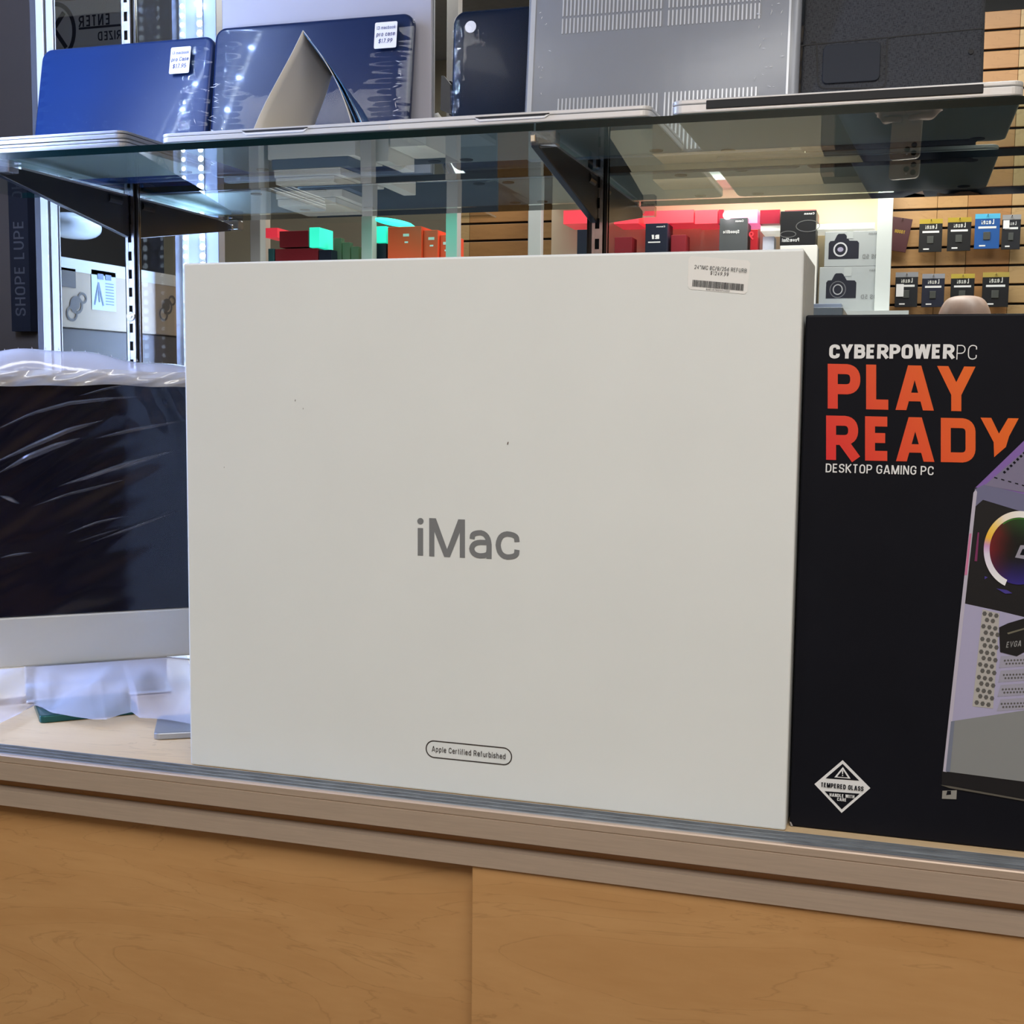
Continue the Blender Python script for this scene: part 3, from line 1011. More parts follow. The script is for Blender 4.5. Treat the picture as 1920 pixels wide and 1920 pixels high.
def fabric():
    m = bpy.data.materials.new('charcoal heather fabric')
    m.use_nodes = True
    nt = m.node_tree
    b = nt.nodes['Principled BSDF']
    b.inputs['Roughness'].default_value = 0.9
    tc = nt.nodes.new('ShaderNodeTexCoord')
    outs = []
    for sc_ in ((1500, 1500, 220), (220, 1500, 1500)):
        mp = nt.nodes.new('ShaderNodeMapping')
        mp.inputs['Scale'].default_value = sc_
        nz = nt.nodes.new('ShaderNodeTexNoise')
        nz.inputs['Scale'].default_value = 1.0
        nt.links.new(tc.outputs['Object'], mp.inputs[0])
        nt.links.new(mp.outputs[0], nz.inputs['Vector'])
        outs.append(nz)
    ad = nt.nodes.new('ShaderNodeMath')
    nt.links.new(outs[0].outputs['Fac'], ad.inputs[0])
    nt.links.new(outs[1].outputs['Fac'], ad.inputs[1])
    r = nt.nodes.new('ShaderNodeValToRGB')
    r.color_ramp.elements[0].position = 0.85
    r.color_ramp.elements[1].position = 1.2
    r.color_ramp.elements[0].color = (0.014, 0.016, 0.021, 1)
    r.color_ramp.elements[1].color = (0.045, 0.048, 0.056, 1)
    nt.links.new(ad.outputs[0], r.inputs['Fac'])
    nt.links.new(r.outputs['Color'], b.inputs['Base Color'])
    return m


FAB = fabric()
t5, w5, h5 = leaning('fabric_sleeve', 'charcoal woven laptop sleeve with a small navy pocket', 'sleeve', -0.1265, 0.0720, 1.735 + ZT, FAB, ybot=1.497, r=0.010, thick=0.016)


def l5(px, py):                  # a point on the sleeve's face in its own coordinates
    p = at(px, py, 1.515)
    q = MW[t5.name].inverted() @ p
    return (q.x, q.z)


a, b = l5(1541, 160), l5(1652, 72)
pts = rrect(b[0] - a[0], b[1] - a[1], 0.006, 5, (a[0] + b[0]) / 2, (a[1] + b[1]) / 2)
MB().prism([(x, -0.0026, z) for x, z in pts], (0, 0.0022, 0), (0, 0, 0)).build('pocket', mat('navy pocket lining', (0.008, 0.012, 0.022), 0.7), t5, local=True, bevel=0.0008)
a, b, c, d = l5(1530, 70), l5(1534, 168), l5(1660, 168), l5(1664, 62)
sq = ribbon(rounded([(a[0] - 0.006, a[1]), (a[0], a[1], .004), (b[0], b[1], .008), (c[0], c[1], .008), (d[0], d[1], .004), (d[0] + 0.006, d[1])], False), 0.0016, False)
flat_local('pocket_piping', sq, (0, -0.0007, 0), 1, 1, RUBBER, t5)
a, b = l5(1500, 78), l5(1845, 44)
flat_local('seam', ribbon([a, b], 0.0013, False), (0, -0.0006, 0), 1, 1, RUBBER, t5)
a = l5(1821, 94)
MB().cyl((a[0], -0.0004, a[1]), (0, -1, 0), 0.0031, 0.0014, 16).build('snap_button', RUBBER, t5, local=True, bevel=0.0005)

# tented card on the thin laptop
tz = shelf_top(1.36) + 0.0126
P0, P3 = at(568, 57, 1.345), at(622, 140, 1.43)
P1, P2 = at(470, 246, 1.335), at(578, 242, 1.43)
Q1, Q2 = at(664, 240, 1.345), at(694, 236, 1.43)
for p in (P1, P2, Q1, Q2):
    p.z = tz + (p.y - 1.36) * math.tan(TILT)
tent = thing('tented_card', 'folded cream card standing like a tent on the thin silver laptop', 'card', (-0.69, 1.38, tz))
MB().grid(lambda u, v: P0.lerp(P3, u).lerp(P1.lerp(P2, u), v) + Vector((-0.0035 * sin(pi * v) * (v - .35) * 2, -0.001 * sin(pi * v), 0)), 8, 12).build('front_leaf', mat('cream card', (0.66, 0.62, 0.54), 0.7, noise=0.02, scale=8), tent, smooth=True, solid=0.0008)
bl_ = mat('blue printed leaf', (0.012, 0.10, 0.26), 0.25, coat=0.6, noise=0.5, scale=30)
MB().grid(lambda u, v: P0.lerp(P3, u).lerp(Q1.lerp(Q2, u), v) + Vector((0.008 * sin(pi * v), 0, 0.003 * sin(pi * v))), 8, 12).build('back_leaf', mat('cream card', (0.66, 0.62, 0.54)), tent, smooth=True, solid=0.0008)
for k, dx in enumerate((0.006, 0.012)):
    A0, A3 = P0 + Vector((0.001 * (k + 1), 0, -0.003)), P3 + Vector((0.002 * (k + 1), 0, -0.003))
    B1, B2 = Q1 + Vector((dx * 1.1, 0, 0)), Q2 + Vector((dx * 1.2, 0, 0))
    MB().grid(lambda u, v: A0.lerp(A3, u).lerp(B1.lerp(B2, u), v) + Vector((0.006 * sin(pi * v), 0, 0.002 * sin(pi * v))), 8, 12).build('printed_leaf', bl_, tent, smooth=True, solid=0.0006)
MB().grid(lambda u, v: (P1.x + u * 0.115, 1.338 + v * 0.05, tz + 0.0006 + 0.006 * sin(pi * min(1, u * 1.05)) * (1 - v * .4)), 12, 3).build('base_leaf', mat('cream card', (0.66, 0.62, 0.54)), tent, smooth=True, solid=0.0006)

# ================================================================== the white computer carton
YB = 1.119
wb = thing('computer_carton', 'large white computer carton with grey lettering, standing on the deck', 'carton', (-0.392, YB, DECK))
MB().box(-0.6980, -0.0858, YB, YB + 0.143, DECK + 0.0003, DECK + 0.5186).build('body', PAPER, wb, bevel=0.0022, seg=3)
# lid seam along the right side and top
MB().box(-0.0859, -0.0856, YB + 0.0245, YB + 0.0252, DECK + 0.004, DECK + 0.515).build('lid_seam', mat('board edge grey', (0.36, 0.35, 0.33), 0.7), wb)


IM = []
H_ = 71.5
for ch, x0, x1 in (('M', 805, 872), ('a', 880, 922), ('c', 929.5, 974.5)):
    q, w = letters(ch, 0.135, 0.1, wk=(x1 - x0) / H_ / GLY[ch][0], round_k=1.9)
    IM += [[(x0 + a_ * (x1 - x0) / w, 1041.8 + 0.043 * (x0 - 783 + a_ * (x1 - x0) / w) - b_ * H_) for a_, b_ in r] for r in q]
IM.append([(783.6, 1041.3), (793.6, 1041.7), (793.6, 990.2), (783.6, 989.8)])
IM.append([(788.6 + 5.9 * cos(2 * pi * i / 24), 977 + 5.9 * sin(2 * pi * i / 24)) for i in range(24)])
lw = poly_px('lettering', IM, YB, GREYINK, wb, 0.0004)
lw['label'] = 'grey lettering'
# pill with the refurbished note
pc, pr = at(878.5, 1411, YB), at(958, 1417, YB)
pl = at(798, 1405, YB)
pw = pr.x - pl.x
ph = pw * 0.188
pil = rrect(pw, ph, ph * 0.499, 10)
flat('pill_outline', ribbon(pil + [pil[0]], 0.0011, True), Vector((pc.x, YB, pc.z)), XF, ZF, mat('brown black ink', (0.045, 0.035, 0.030), 0.6), wb)
s, w = letters('Apple Certified Refurbished', 0.135, 0.19, space=0.42, wk=1.12)
tw = pw * 0.865
flat('pill_lettering', s, Vector((pc.x - tw / 2, YB, pc.z - ph * 0.15)), Vector((tw / w, 0, 0)), Vector((0, 0, ph * 0.335)), mat('brown black ink', (0.03, 0.03, 0.03)), wb)
# price label
st = poly_px('price_label', [[(1296, 480), (1402, 488.5), (1407, 494), (1401, 547), (1396, 551.5), (1294, 542.5), (1289.5, 537), (1291, 485)]], YB, mat('pale label stock', (0.84, 0.83, 0.80), 0.35), wb, 0.0003)


def tilted(name, s, l, r_, hpx, t=0.12, gap=0.15, m=INK, **k):
    a_, b_ = at(*l, YB), at(*r_, YB)
    q_, w_ = letters(s, t, gap, **k)
    xa = (b_ - a_) / w_
    ya = Vector((-xa.z, 0, xa.x)).normalized() * (at(l[0], l[1] - hpx, YB) - a_).length
    flat(name, q_, a_, xa, ya, m, wb, 0.0006)


tilted('price_lettering', '24"IMC 8C/8/256 REFURB', (1302, 504), (1400, 511.5), 7.4, t=0.11, gap=0.20)
tilted('price_lettering', '$1249.99', (1332, 515), (1366, 518), 6.8, t=0.11, gap=0.24)
tilted('price_lettering', 'SHE1G7RD5P/USD', (1324, 544), (1368, 547.5), 3.0, t=0.12, gap=0.26)
rb = random.Random(4)
bars, x = [], 0.0
while x < 1.0:
    wbar = rb.choice((0.007, 0.007, 0.012, 0.017))
    bars.append([(x, 0), (min(x + wbar, 1), 0), (min(x + wbar, 1), 1), (x, 1)])
    x += wbar + rb.choice((0.005, 0.005, 0.009))
a_, b_, c_ = at(1298, 537, YB), at(1394, 545.5, YB), at(1299, 524.5, YB)
flat('barcode', bars, a_, b_ - a_, c_ - a_, INK, wb, 0.0006)
for x, y, l_ in ((553, 752, 3.0), (568, 767, 2.2), (951, 833, 4.5), (420, 877, 2.0)):
    p = at(x, y, YB)
    k = l_ * 0.00055
    flat('scuff', [[(0, 0), (k * .4, -k * .2), (k * .6, k), (k * .2, k * .9)]], Vector((p.x, YB, p.z)), XF, ZF, mat('scuff grey', (0.16, 0.13, 0.11), 0.8), wb)

# ================================================================== the black gaming computer carton
YP = 1.1335
XL, XR = -0.0838, 0.440
gb = thing('gaming_carton', 'black gaming computer carton with red and orange lettering', 'carton', (0.17, YP, DECK))
MB().box(XL, XR, YP, YP + 0.235, DECK + 0.0003, DECK + 0.4625).build('body', BOXBLACK, gb, bevel=0.0018, seg=2)


def grad(name, x0, x1, z0, z1, c1, c2):
    m = bpy.data.materials.new(name)
    m.use_nodes = True
    nt = m.node_tree
    b = nt.nodes['Principled BSDF']
    b.inputs['Roughness'].default_value = 0.45
    tc = nt.nodes.new('ShaderNodeTexCoord')
    sx = nt.nodes.new('ShaderNodeSeparateXYZ')
    m1 = nt.nodes.new('ShaderNodeMapRange')
    m1.inputs[1].default_value, m1.inputs[2].default_value = x0, x1
    m1.inputs[3].default_value, m1.inputs[4].default_value = 0, 0.72
    m2 = nt.nodes.new('ShaderNodeMapRange')
    m2.inputs[1].default_value, m2.inputs[2].default_value = z0, z1
    m2.inputs[3].default_value, m2.inputs[4].default_value = 0, 0.26
    ad = nt.nodes.new('ShaderNodeMath')
    mx = nt.nodes.new('ShaderNodeMixRGB')
    mx.inputs[1].default_value, mx.inputs[2].default_value = (*c1, 1), (*c2, 1)
    L = nt.links.new
    L(tc.outputs['Object'], sx.inputs[0])
    L(sx.outputs['X'], m1.inputs[0])
    L(sx.outputs['Z'], m2.inputs[0])
    L(m1.outputs[0], ad.inputs[0])
    L(m2.outputs[0], ad.inputs[1])
    L(ad.outputs[0], mx.inputs[0])
    L(mx.outputs[0], b.inputs['Base Color'])
    return m


gx0, gz0 = at(1548, 866, YP), at(1548, 684, YP)
og = MW[gb.name].translation
FIRE = grad('red to orange print', gx0.x - og.x, at(1908, 866, YP).x - og.x, gx0.z - og.z, gz0.z - og.z, lin((222, 40, 46)), lin((232, 112, 18)))


def word(name, s, x0, x1, yb_l, yb_r, top, m, t, gap, wk=1.0, space=.34, round_k=1.0):
    a_, b_ = at(x0, yb_l, YP), at(x1, yb_r, YP)
    zc = (a_.z + b_.z) / 2
    q_, w_ = letters(s, t, gap, space=space, wk=wk, round_k=round_k)
    h_ = at(x0, top, YP).z - a_.z
    return flat(name, q_, Vector((a_.x, YP, zc)), Vector(((b_.x - a_.x) / w_, 0, 0)), Vector((0, 0, h_)), m, gb)




def spans(name, rows, yb, top, m, t, slope=0.02, round_k=0.62):
    """letters one by one at measured places of the front"""
    qs = []
    H = yb - top
    for ch, x0, x1 in rows:
        w0 = GLY[ch][0]
        q_, w_ = letters(ch, t, 0.1, wk=(x1 - x0) / H / w0, round_k=round_k)
        for r in q_:
            qs.append([(x0 + a * (x1 - x0) / w_, yb + slope * (x0 - rows[0][1] + a * (x1 - x0) / w_) - b * H) for a, b in r])
    b_ = MB()
    for i, r in enumerate(qs):
        b_.poly([at(x, y, YP) + Vector((0, -0.0004 - i * 2e-6, 0)) for x, y in r])
    return b_.build(name, m, gb)


spans('lettering', (('P', 1552, 1613), ('L', 1624, 1675), ('A', 1679, 1751), ('Y', 1757, 1829)), 766, 682, FIRE, 0.225)['label'] = 'red and orange lettering'
# the last Y of READY is cut off by the computer's picture
spans('lettering', (('R', 1549, 1609), ('E', 1622, 1673), ('A', 1680, 1752), ('D', 1764, 1829)), 862, 779, FIRE, 0.225)['label'] = 'red and orange lettering'
poly_px('lettering', [[(1838.5, 783), (1858.5, 783.4), (1873, 813), (1890, 784), (1910, 784.4), (1892, 818), (1886, 838), (1864, 857), (1863, 829)]], YP, FIRE, gb)
word('lettering', 'CYBERPOWER', 1554.5, 1789, 671, 674, 644.5, WHITEINK, 0.225, 0.07, wk=1.12, round_k=0.7)
word('lettering', 'PC', 1793, 1831, 674, 674.5, 646.5, WHITEINK, 0.07, 0.16)
word('lettering', 'DESKTOP GAMING PC', 1548, 1750, 885.5, 891, 869, WHITEINK, 0.135, 0.13, space=0.30)
poly_px('corner_scuff', [[(1480.5, 1541), (1483, 1540.5), (1487, 1548.5), (1483, 1548.5)]], YP, mat('scuff pale', (0.30, 0.29, 0.28), 0.7), gb)
# warning diamond
dc = [(1580, 1425), (1632, 1477.5), (1578, 1524), (1527, 1470)]
ctr = (1579.5, 1474)


def shrink(p, k, c=ctr):
    return [(c[0] + (x - c[0]) * k, c[1] + (y - c[1]) * k) for x, y in p]


poly_px('warning_diamond', [dc], YP, WHITEINK, gb, 0.0003)['label'] = 'white warning diamond'
ind = shrink(dc, 0.86)
tl, trr, bt, lf = ind[0], ind[1], ind[2], ind[3]
mixp = lambda a_, b_, k: (a_[0] + (b_[0] - a_[0]) * k, a_[1] + (b_[1] - a_[1]) * k)
k1 = 0.70
poly_px('warning_field', [[tl, mixp(tl, trr, k1), mixp(tl, lf, k1)], [bt, mixp(bt, lf, k1 + .03), mixp(bt, trr, k1 + .03)]], YP, BOXBLACK, gb, 0.0006)
tri = [(1580.5, 1437.5), (1595, 1459.5), (1564.5, 1457)]
poly_px('warning_triangle', [tri], YP, WHITEINK, gb, 0.0009)
poly_px('warning_triangle', [shrink(tri, 0.66, (1580, 1452))], YP, BOXBLACK, gb, 0.0012)
poly_px('warning_triangle', [[(1578.6, 1443.5), (1581.4, 1443.6), (1580.9, 1450.6), (1579.1, 1450.5)], [(1578.9, 1452), (1581.1, 1452.1), (1581.1, 1454.1), (1578.9, 1454)]], YP, WHITEINK, gb, 0.0015)


def wtilt(s, l, r_, hpx, m, t=0.2, gap=0.13):
    a_, b_ = at(*l, YP), at(*r_, YP)
    q_, w_ = letters(s, t, gap, space=.36)
    xa = (b_ - a_) / w_
    flat('warning_lettering', q_, a_, xa, Vector((0, 0, (at(l[0], l[1] - hpx, YP) - a_).length)), m, gb, 0.0012)


wtilt('TEMPERED GLASS', (1539, 1474.5), (1619, 1482.5), 8.6, BOXBLACK)
wtilt('HANDLE WITH', (1555.5, 1492.5), (1602, 1496.3), 6.2, WHITEINK)
wtilt('CARE', (1569.5, 1500.6), (1587, 1502.2), 6.0, WHITEINK)

# printed picture of a white computer tower
pm = lambda n, c, r=0.45: mat('print ' + n, lin(c), r)
poly_px('tower_picture', [[(1827, 915), (1847, 897), (1958, 925), (1958, 1510), (1766, 1474), (1766, 1450)]], YP, pm('tower black', (20, 20, 24)), gb, 0.0003)['label'] = 'printed picture of a white computer tower'
poly_px('tower_top', [[(1829, 914), (1918, 828), (1958, 790), (1958, 935)]], YP, pm('tower violet', (128, 96, 168)), gb, 0.0006)
poly_px('tower_mesh', [[(1846, 910), (1922, 844), (1958, 820), (1958, 930)]], YP, pm('tower top mesh', (122, 116, 142)), gb, 0.0008)
vent = []
for i in range(12):
    x, y = 1880 + i * 6.2, 885 - i * 6.0
    vent.append([(x, y), (x + 3.2, y - 2.8), (x + 6.5, y + 0.5), (x + 3.0, y + 3.2)])
for i in range(7):
    x, y = 1864 + i * 13, 894 + i * 3.6
    vent.append([(x, y), (x + 6, y + 1.5), (x + 6, y + 3.6), (x, y + 2)])
poly_px('tower_vent', vent, YP, BOXBLACK, gb, 0.0010)
poly_px('tower_beam', [[(1828, 917), (1846, 908), (1958, 936), (1958, 972), (1843, 937), (1826, 952)]], YP, pm('tower lavender grey', (108, 108, 138)), gb, 0.0007)
poly_px('tower_edge', [[(1825, 924), (1829, 918), (1832, 922), (1775, 1447), (1768, 1446)]], YP, pm('tower pale edge', (186, 180, 196)), gb, 0.0010)
poly_px('tower_edge_glow', [[(1817.5, 1000), (1821.5, 1000), (1813, 1078), (1808.5, 1078)]], YP, pm('tower pink edge', (205, 120, 160)), gb, 0.0012)
# fan: dark glow disc with vertex colours and a bright ring
ca = bpy.data.materials.new('print of glowing fan')
ca.use_nodes = True
at_n = ca.node_tree.nodes.new('ShaderNodeAttribute')
at_n.attribute_name = 'Col'
ca.node_tree.links.new(at_n.outputs['Color'], ca.node_tree.nodes['Principled BSDF'].inputs['Base Color'])
ca.node_tree.nodes['Principled BSDF'].inputs['Roughness'].default_value = 0.45
FC, FRX, FRY = (1911, 1031), 63.0, 69.0


def fan_colour(a):               # a in degrees, 0 right, 90 up
    a %= 360
    stops = [(0, (20, 60, 40)), (80, (30, 80, 30)), (110, (40, 60, 20)), (140, (110, 25, 15)), (180, (120, 14, 26)), (215, (70, 16, 60)), (250, (44, 30, 120)), (300, (40, 34, 130)), (360, (20, 60, 40))]
    for (a0, c0), (a1, c1) in zip(stops, stops[1:]):
        if a0 <= a <= a1:
            k = (a - a0) / (a1 - a0)
            return lin(tuple(c0[i] + (c1[i] - c0[i]) * k for i in range(3)))


def ring_colour(a):
    a %= 360
    stops = [(0, (240, 240, 240)), (85, (246, 244, 240)), (118, (246, 232, 214)), (142, (248, 206, 96)), (160, (246, 188, 60)), (172, (206, 150, 200)), (186, (226, 216, 236)), (230, (244, 244, 246)), (360, (240, 240, 240))]
    for (a0, c0), (a1, c1) in zip(stops, stops[1:]):
        if a0 <= a <= a1:
            k = (a - a0) / (a1 - a0)
            return lin(tuple(c0[i] + (c1[i] - c0[i]) * k for i in range(3)))


def radial(name, radii, colour, lift, a0=60, a1=300, n=60):
    vs, fs, cs = [], [], []
    for j, r in enumerate(radii):
        for i in range(n + 1):
            a = a0 + (a1 - a0) * i / n
            p = at(FC[0] + FRX * r * cos(radians(a)), FC[1] - FRY * r * sin(radians(a)), YP) + Vector((0, -lift, 0))
            vs.append(tuple(MW[gb.name].inverted() @ p))
            cs.append(colour(a, r))
    for j in range(len(radii) - 1):
        for i in range(n):
            q_ = j * (n + 1) + i
            fs.append((q_, q_ + 1, q_ + n + 2, q_ + n + 1))
    me = bpy.data.meshes.new(name)
    me.from_pydata(vs, [], fs)
    at_ = me.color_attributes.new('Col', 'FLOAT_COLOR', 'POINT')
    for i, c in enumerate(cs):
        at_.data[i].color = (*c, 1)
    me.materials.append(ca)
    o = bpy.data.objects.new(name, me)
    COL.objects.link(o)
    o.parent = gb
    return o


radial('fan_glow', [0.12, 0.35, 0.6, 0.8, 0.94], lambda a, r: tuple(v * (max(0, r - 0.22) / 0.72) ** 1.5 + 0.003 for v in fan_colour(a)), 0.0010)
radial('fan_ring', [0.885, 1.06], lambda a, r: tuple(v * 0.95 for v in ring_colour(a)), 0.0013, 58, 246)['label'] = 'bright printed fan ring'
radial('fan_rim', [0.84, 0.875], lambda a, r: lin((60, 120, 40)) if a < 125 else lin((90, 20, 24)), 0.0012, 70, 160)
poly_px('fan_hub_letter', [[(1903, 1045), (1913, 1022), (1934, 1022), (1934, 1050)]], YP, pm('hub grey', (150, 146, 160)), gb, 0.0012)
poly_px('fan_hub_letter', [[(1912, 1040), (1917, 1029), (1925, 1029), (1925, 1041)]], YP, BOXBLACK, gb, 0.0014)
poly_px('fan_light', [[(1833, 998), (1836, 998), (1832, 1052), (1827, 1052)]], YP, pm('dim magenta', (120, 44, 90)), gb, 0.0010)
poly_px('fan_light', [[(1868, 1103), (1888, 1106), (1898, 1112), (1885, 1113)], [(1846, 1080), (1852, 1082), (1846, 1086)]], YP, pm('dim blue', (66, 56, 140)), gb, 0.0010)
# lower bay
poly_px('tower_bay', [[(1806.5, 1131), (1876, 1146), (1958, 1166), (1958, 1336), (1783.5, 1352)]], YP, pm('bay lavender', (168, 164, 194)), gb, 0.0007)
poly_px('tower_bay', [[(1842, 1142), (1874, 1150), (1862, 1328), (1823, 1324)]], YP, pm('bay grille plate', (176, 172, 168)), gb, 0.0009)
hx = []
for r_i in range(15):
    for c_i in range(3):
        x = 1846 + c_i * 11.0 + (5.5 if r_i % 2 else 0) - r_i * 1.05
        y = 1150 + r_i * 11.9 + c_i * 2
        if 0 <= r_i < 15 and x < 1872 - r_i * 0.5:
            hx.append([(x + 4.3 * cos(radians(60 * k)), y + 4.6 * sin(radians(60 * k))) for k in range(6)])
poly_px('grille_holes', hx, YP, pm('grille hole', (92, 90, 88)), gb, 0.0011)
poly_px('slot_covers', [[(1876, 1230 + i * 27), (1958, 1224 + i * 27), (1958, 1246 + i * 27), (1873 - i * 1.5, 1252 + i * 27)] for i in range(4)], YP, pm('slot plate', (158, 156, 172)), gb, 0.0009)
hx = []
for r_i in range(4):
    for c_i in range(12):
        for s_i in (0, 1):
            x, y = 1884 - r_i * 2 + c_i * 6 + s_i * 3, 1238 + r_i * 27 + s_i * 6 - c_i * 0.2
            hx.append([(x + 2 * cos(radians(60 * k)), y + 2 * sin(radians(60 * k))) for k in range(6)])
poly_px('slot_holes', hx, YP, pm('grille hole', (92, 90, 88)), gb, 0.0011)
poly_px('graphics_card', [[(1873, 1176), (1890, 1168), (1958, 1148), (1958, 1226), (1924, 1220), (1906, 1230), (1875, 1222)]], YP, pm('card black', (22, 22, 24)), gb, 0.0012)
poly_px('graphics_card', [[(1888, 1186), (1958, 1166), (1958, 1168), (1890, 1189)]], YP, pm('card trim', (112, 108, 92)), gb, 0.0014)
a_, b_ = at(1886, 1214, YP), at(1914, 1211, YP)
q_, w_ = letters('EVGA', 0.16, 0.16, slant=0.15)
flat('card_lettering', q_, a_, (b_ - a_) / w_, Vector((0, 0, at(1886, 1203, YP).z - a_.z)), pm('card grey', (140, 140, 140)), gb, 0.0014)
poly_px('tower_shroud', [[(1783, 1352), (1958, 1326), (1958, 1470), (1774, 1446)]], YP, pm('shroud grey', (134, 136, 136)), gb, 0.0009)
poly_px('tower_shroud', [[(1783, 1352), (1790, 1351), (1781, 1447), (1773, 1446)]], YP, pm('shroud blue grey', (116, 122, 140)), gb, 0.0011)
poly_px('tower_base', [[(1763, 1471), (1780, 1473), (1958, 1505), (1958, 1508), (1780, 1477)]], YP, pm('base trim', (92, 88, 80)), gb, 0.0010)
poly_px('tower_foot', [[(1767, 1482), (1794, 1481), (1793, 1498), (1766, 1497)]], YP, pm('foot silver', (142, 140, 134)), gb, 0.0010)
poly_px('tower_foot', [[(1776, 1482), (1783, 1482), (1783, 1489), (1774, 1490)]], YP, BOXBLACK, gb, 0.0012)

# ================================================================== the all-in-one computer in its plastic wrap
ux, uy = 0.770, 0.638
ANG = math.atan2(uy, ux)
rotm = Matrix.Rotation(ANG, 3, 'Z')
CX, CY = -0.958, 1.330
aio = thing('desktop_computer', 'silver all-in-one computer with black screen, wrapped in clear plastic', 'computer', (CX, CY, DECK), rotm)
ZC0, ZC1, ZC2 = 0.047, 0.1105, 0.4075      # chin bottom, screen bottom, top (above the deck)
W2 = 0.264


def aiobox(name, x0, x1, y0, y1, z0, z1, m, **k):
    return MB().box(x0, x1, y0, y1, z0, z1).build(name, m, aio, local=True, **k)


aiobox('chin', -W2, W2, 0.0, 0.010, ZC0, ZC1, SILVER_M, bevel=0.003, seg=3)
aiobox('screen', -W2, W2, -0.0006, 0.006, ZC1 + 0.0003, ZC2 - 0.0015, mat('black screen glass', (0.0030, 0.0036, 0.010), 0.10, spec=0.25), bevel=0.001)
# shallow dished back
bk = MB()
bk.grid(lambda u, v: ((u - .5) * 2 * W2, 0.010 + 0.030 * (sin(pi * u) * sin(pi * v)) ** 0.8, ZC0 + (ZC2 - ZC0) * v), 16, 12)
bk.build('back_shell', SILVER_M, aio, local=True, smooth=True)
aiobox('frame', -W2, W2, 0.006, 0.011, ZC1, ZC2, SILVER_M, bevel=0.001)
# L-shaped stand
sw = 0.088
sp_ = [(0.036, 0.20), (0.040, 0.20), (0.062, 0.02), (0.062, 0.008), (0.050, 0.0006), (-0.001, 0.0006), (-0.004, 0.0030), (-0.001, 0.0045), (0.034, 0.0062), (0.050, 0.014)]
MB().prism([(0, y, z) for y, z in sp_], (-sw, 0, 0), (sw, 0, 0)).build('stand', mat('stand aluminium', (0.66, 0.67, 0.70), 0.3, 0.5), aio, local=True, bevel=0.0012)
# plastic wrap: creased film over the front, a gathered top and a loose hem
WRAP = clear('wrapping film', (0.96, 0.965, 0.98), 1.42, film=(0.002, (0.6, 0.6, 0.75)), rough=0.09, gain=0.75)
WRAPM = clear('milky folded film', (0.90, 0.90, 0.95), 1.45, film=(0.42, (0.74, 0.74, 0.84)), rough=0.12, bump=0.3, scale=30, gain=1.6)
WRAPH = clear('thin loose film', (0.93, 0.93, 0.96), 1.45, film=(0.34, (0.70, 0.71, 0.86)), rough=0.10, bump=0.2, scale=30, gain=1.8)


def wrap_front(u, v):
    x = (u - .5) * 2 * (W2 + 0.002)
    z = ZC0 - 0.004 + (ZC2 - ZC0 + 0.006) * v
    d = -0.0075
    s = (z * 1.0 - x * 0.42)
    env = 0.35 + 0.65 * sin(pi * min(max((v - 0.08) / 0.95, 0), 1)) ** 0.6
    for f_, a_, p_ in ((46, 0.0022, 0.4), (83, 0.0013, 1.9), (131, 0.0008, 4.1), (24, 0.0018, 2.7)):
        w_ = sin(f_ * (s + 0.16 * x * x * 4 + 0.03 * sin(9 * x + p_)) * 1.5 + p_)
        d += a_ * env * w_ * (0.6 + 0.4 * sin(7 * x + 11 * z + p_))
    if v < 0.2:
        d -= 0.004 * (1 - v / 0.2)
    kx = math.exp(-((x - 0.105) / 0.05) ** 2 - ((z - (ZC2 - 0.035)) / 0.03) ** 2)
    d -= 0.004 * kx * sin(160 * x + 90 * z) + 0.004 * kx
    return (x, d, z)


MB().grid(wrap_front, 90, 70).build('plastic_wrap', WRAP, aio, local=True, smooth=True)


def wrap_top(u, v):
    x = (u - .5) * 2 * (W2 + 0.001)
    bulge = 0.012 + 0.020 * math.exp(-((x + 0.055) / 0.11) ** 2)
    a_ = pi * v
    rr = 0.0042 * sin(40 * x + 5 * v) * sin(a_) * 0.4
    y = 0.016 - cos(a_) * (0.026 + 0.004 * sin(23 * x)) + rr
    z = ZC2 - 0.008 + sin(a_) * (bulge + 0.008) + 0.0018 * sin(70 * x + 3 * v) * sin(a_)
    return (x, y, z)


MB().grid(wrap_top, 90, 18).build('wrap_gather', WRAPM, aio, local=True, smooth=True)


def wrap_fold(u, v):
    x = (u - .5) * 2 * (W2 + 0.001)
    z = ZC2 - 0.0125 + 0.0185 * v + 0.0012 * sin(31 * x + 1) + 0.0008 * sin(77 * x)
    y = -0.0145 - 0.003 * sin(pi * v) + 0.0018 * sin(60 * x + 4 * v) + 0.0012 * sin(133 * x - 9 * v)
    return (x, y, z)


MB().grid(wrap_fold, 120, 8).build('wrap_fold', clear('greyish folded film', (0.9, 0.9, 0.9), 1.45, film=(0.62, (0.55, 0.53, 0.52)), rough=0.10, bump=0.3, scale=45, gain=2.2), aio, local=True, smooth=True)
teeth = MB()
for i in range(34):
    x = -W2 + 0.008 + i * 0.0155
    zt = ZC2 + 0.0125 + 0.020 * math.exp(-((x + 0.055) / 0.11) ** 2) - 0.001
    teeth.poly([(x - 0.0012, 0.014, zt), (x + 0.0012, 0.014, zt), (x - 0.0006, 0.014, zt + 0.0035)])
teeth.build('serrated_edge', WRAPM, aio, local=True)
HEMPX = [(-60, 1385), (0, 1356), (38, 1338), (64, 1318), (96, 1336), (140, 1344), (176, 1349), (199, 1349), (226, 1340), (247, 1335), (262, 1346), (282, 1347), (312, 1349), (357, 1357), (400, 1350)]


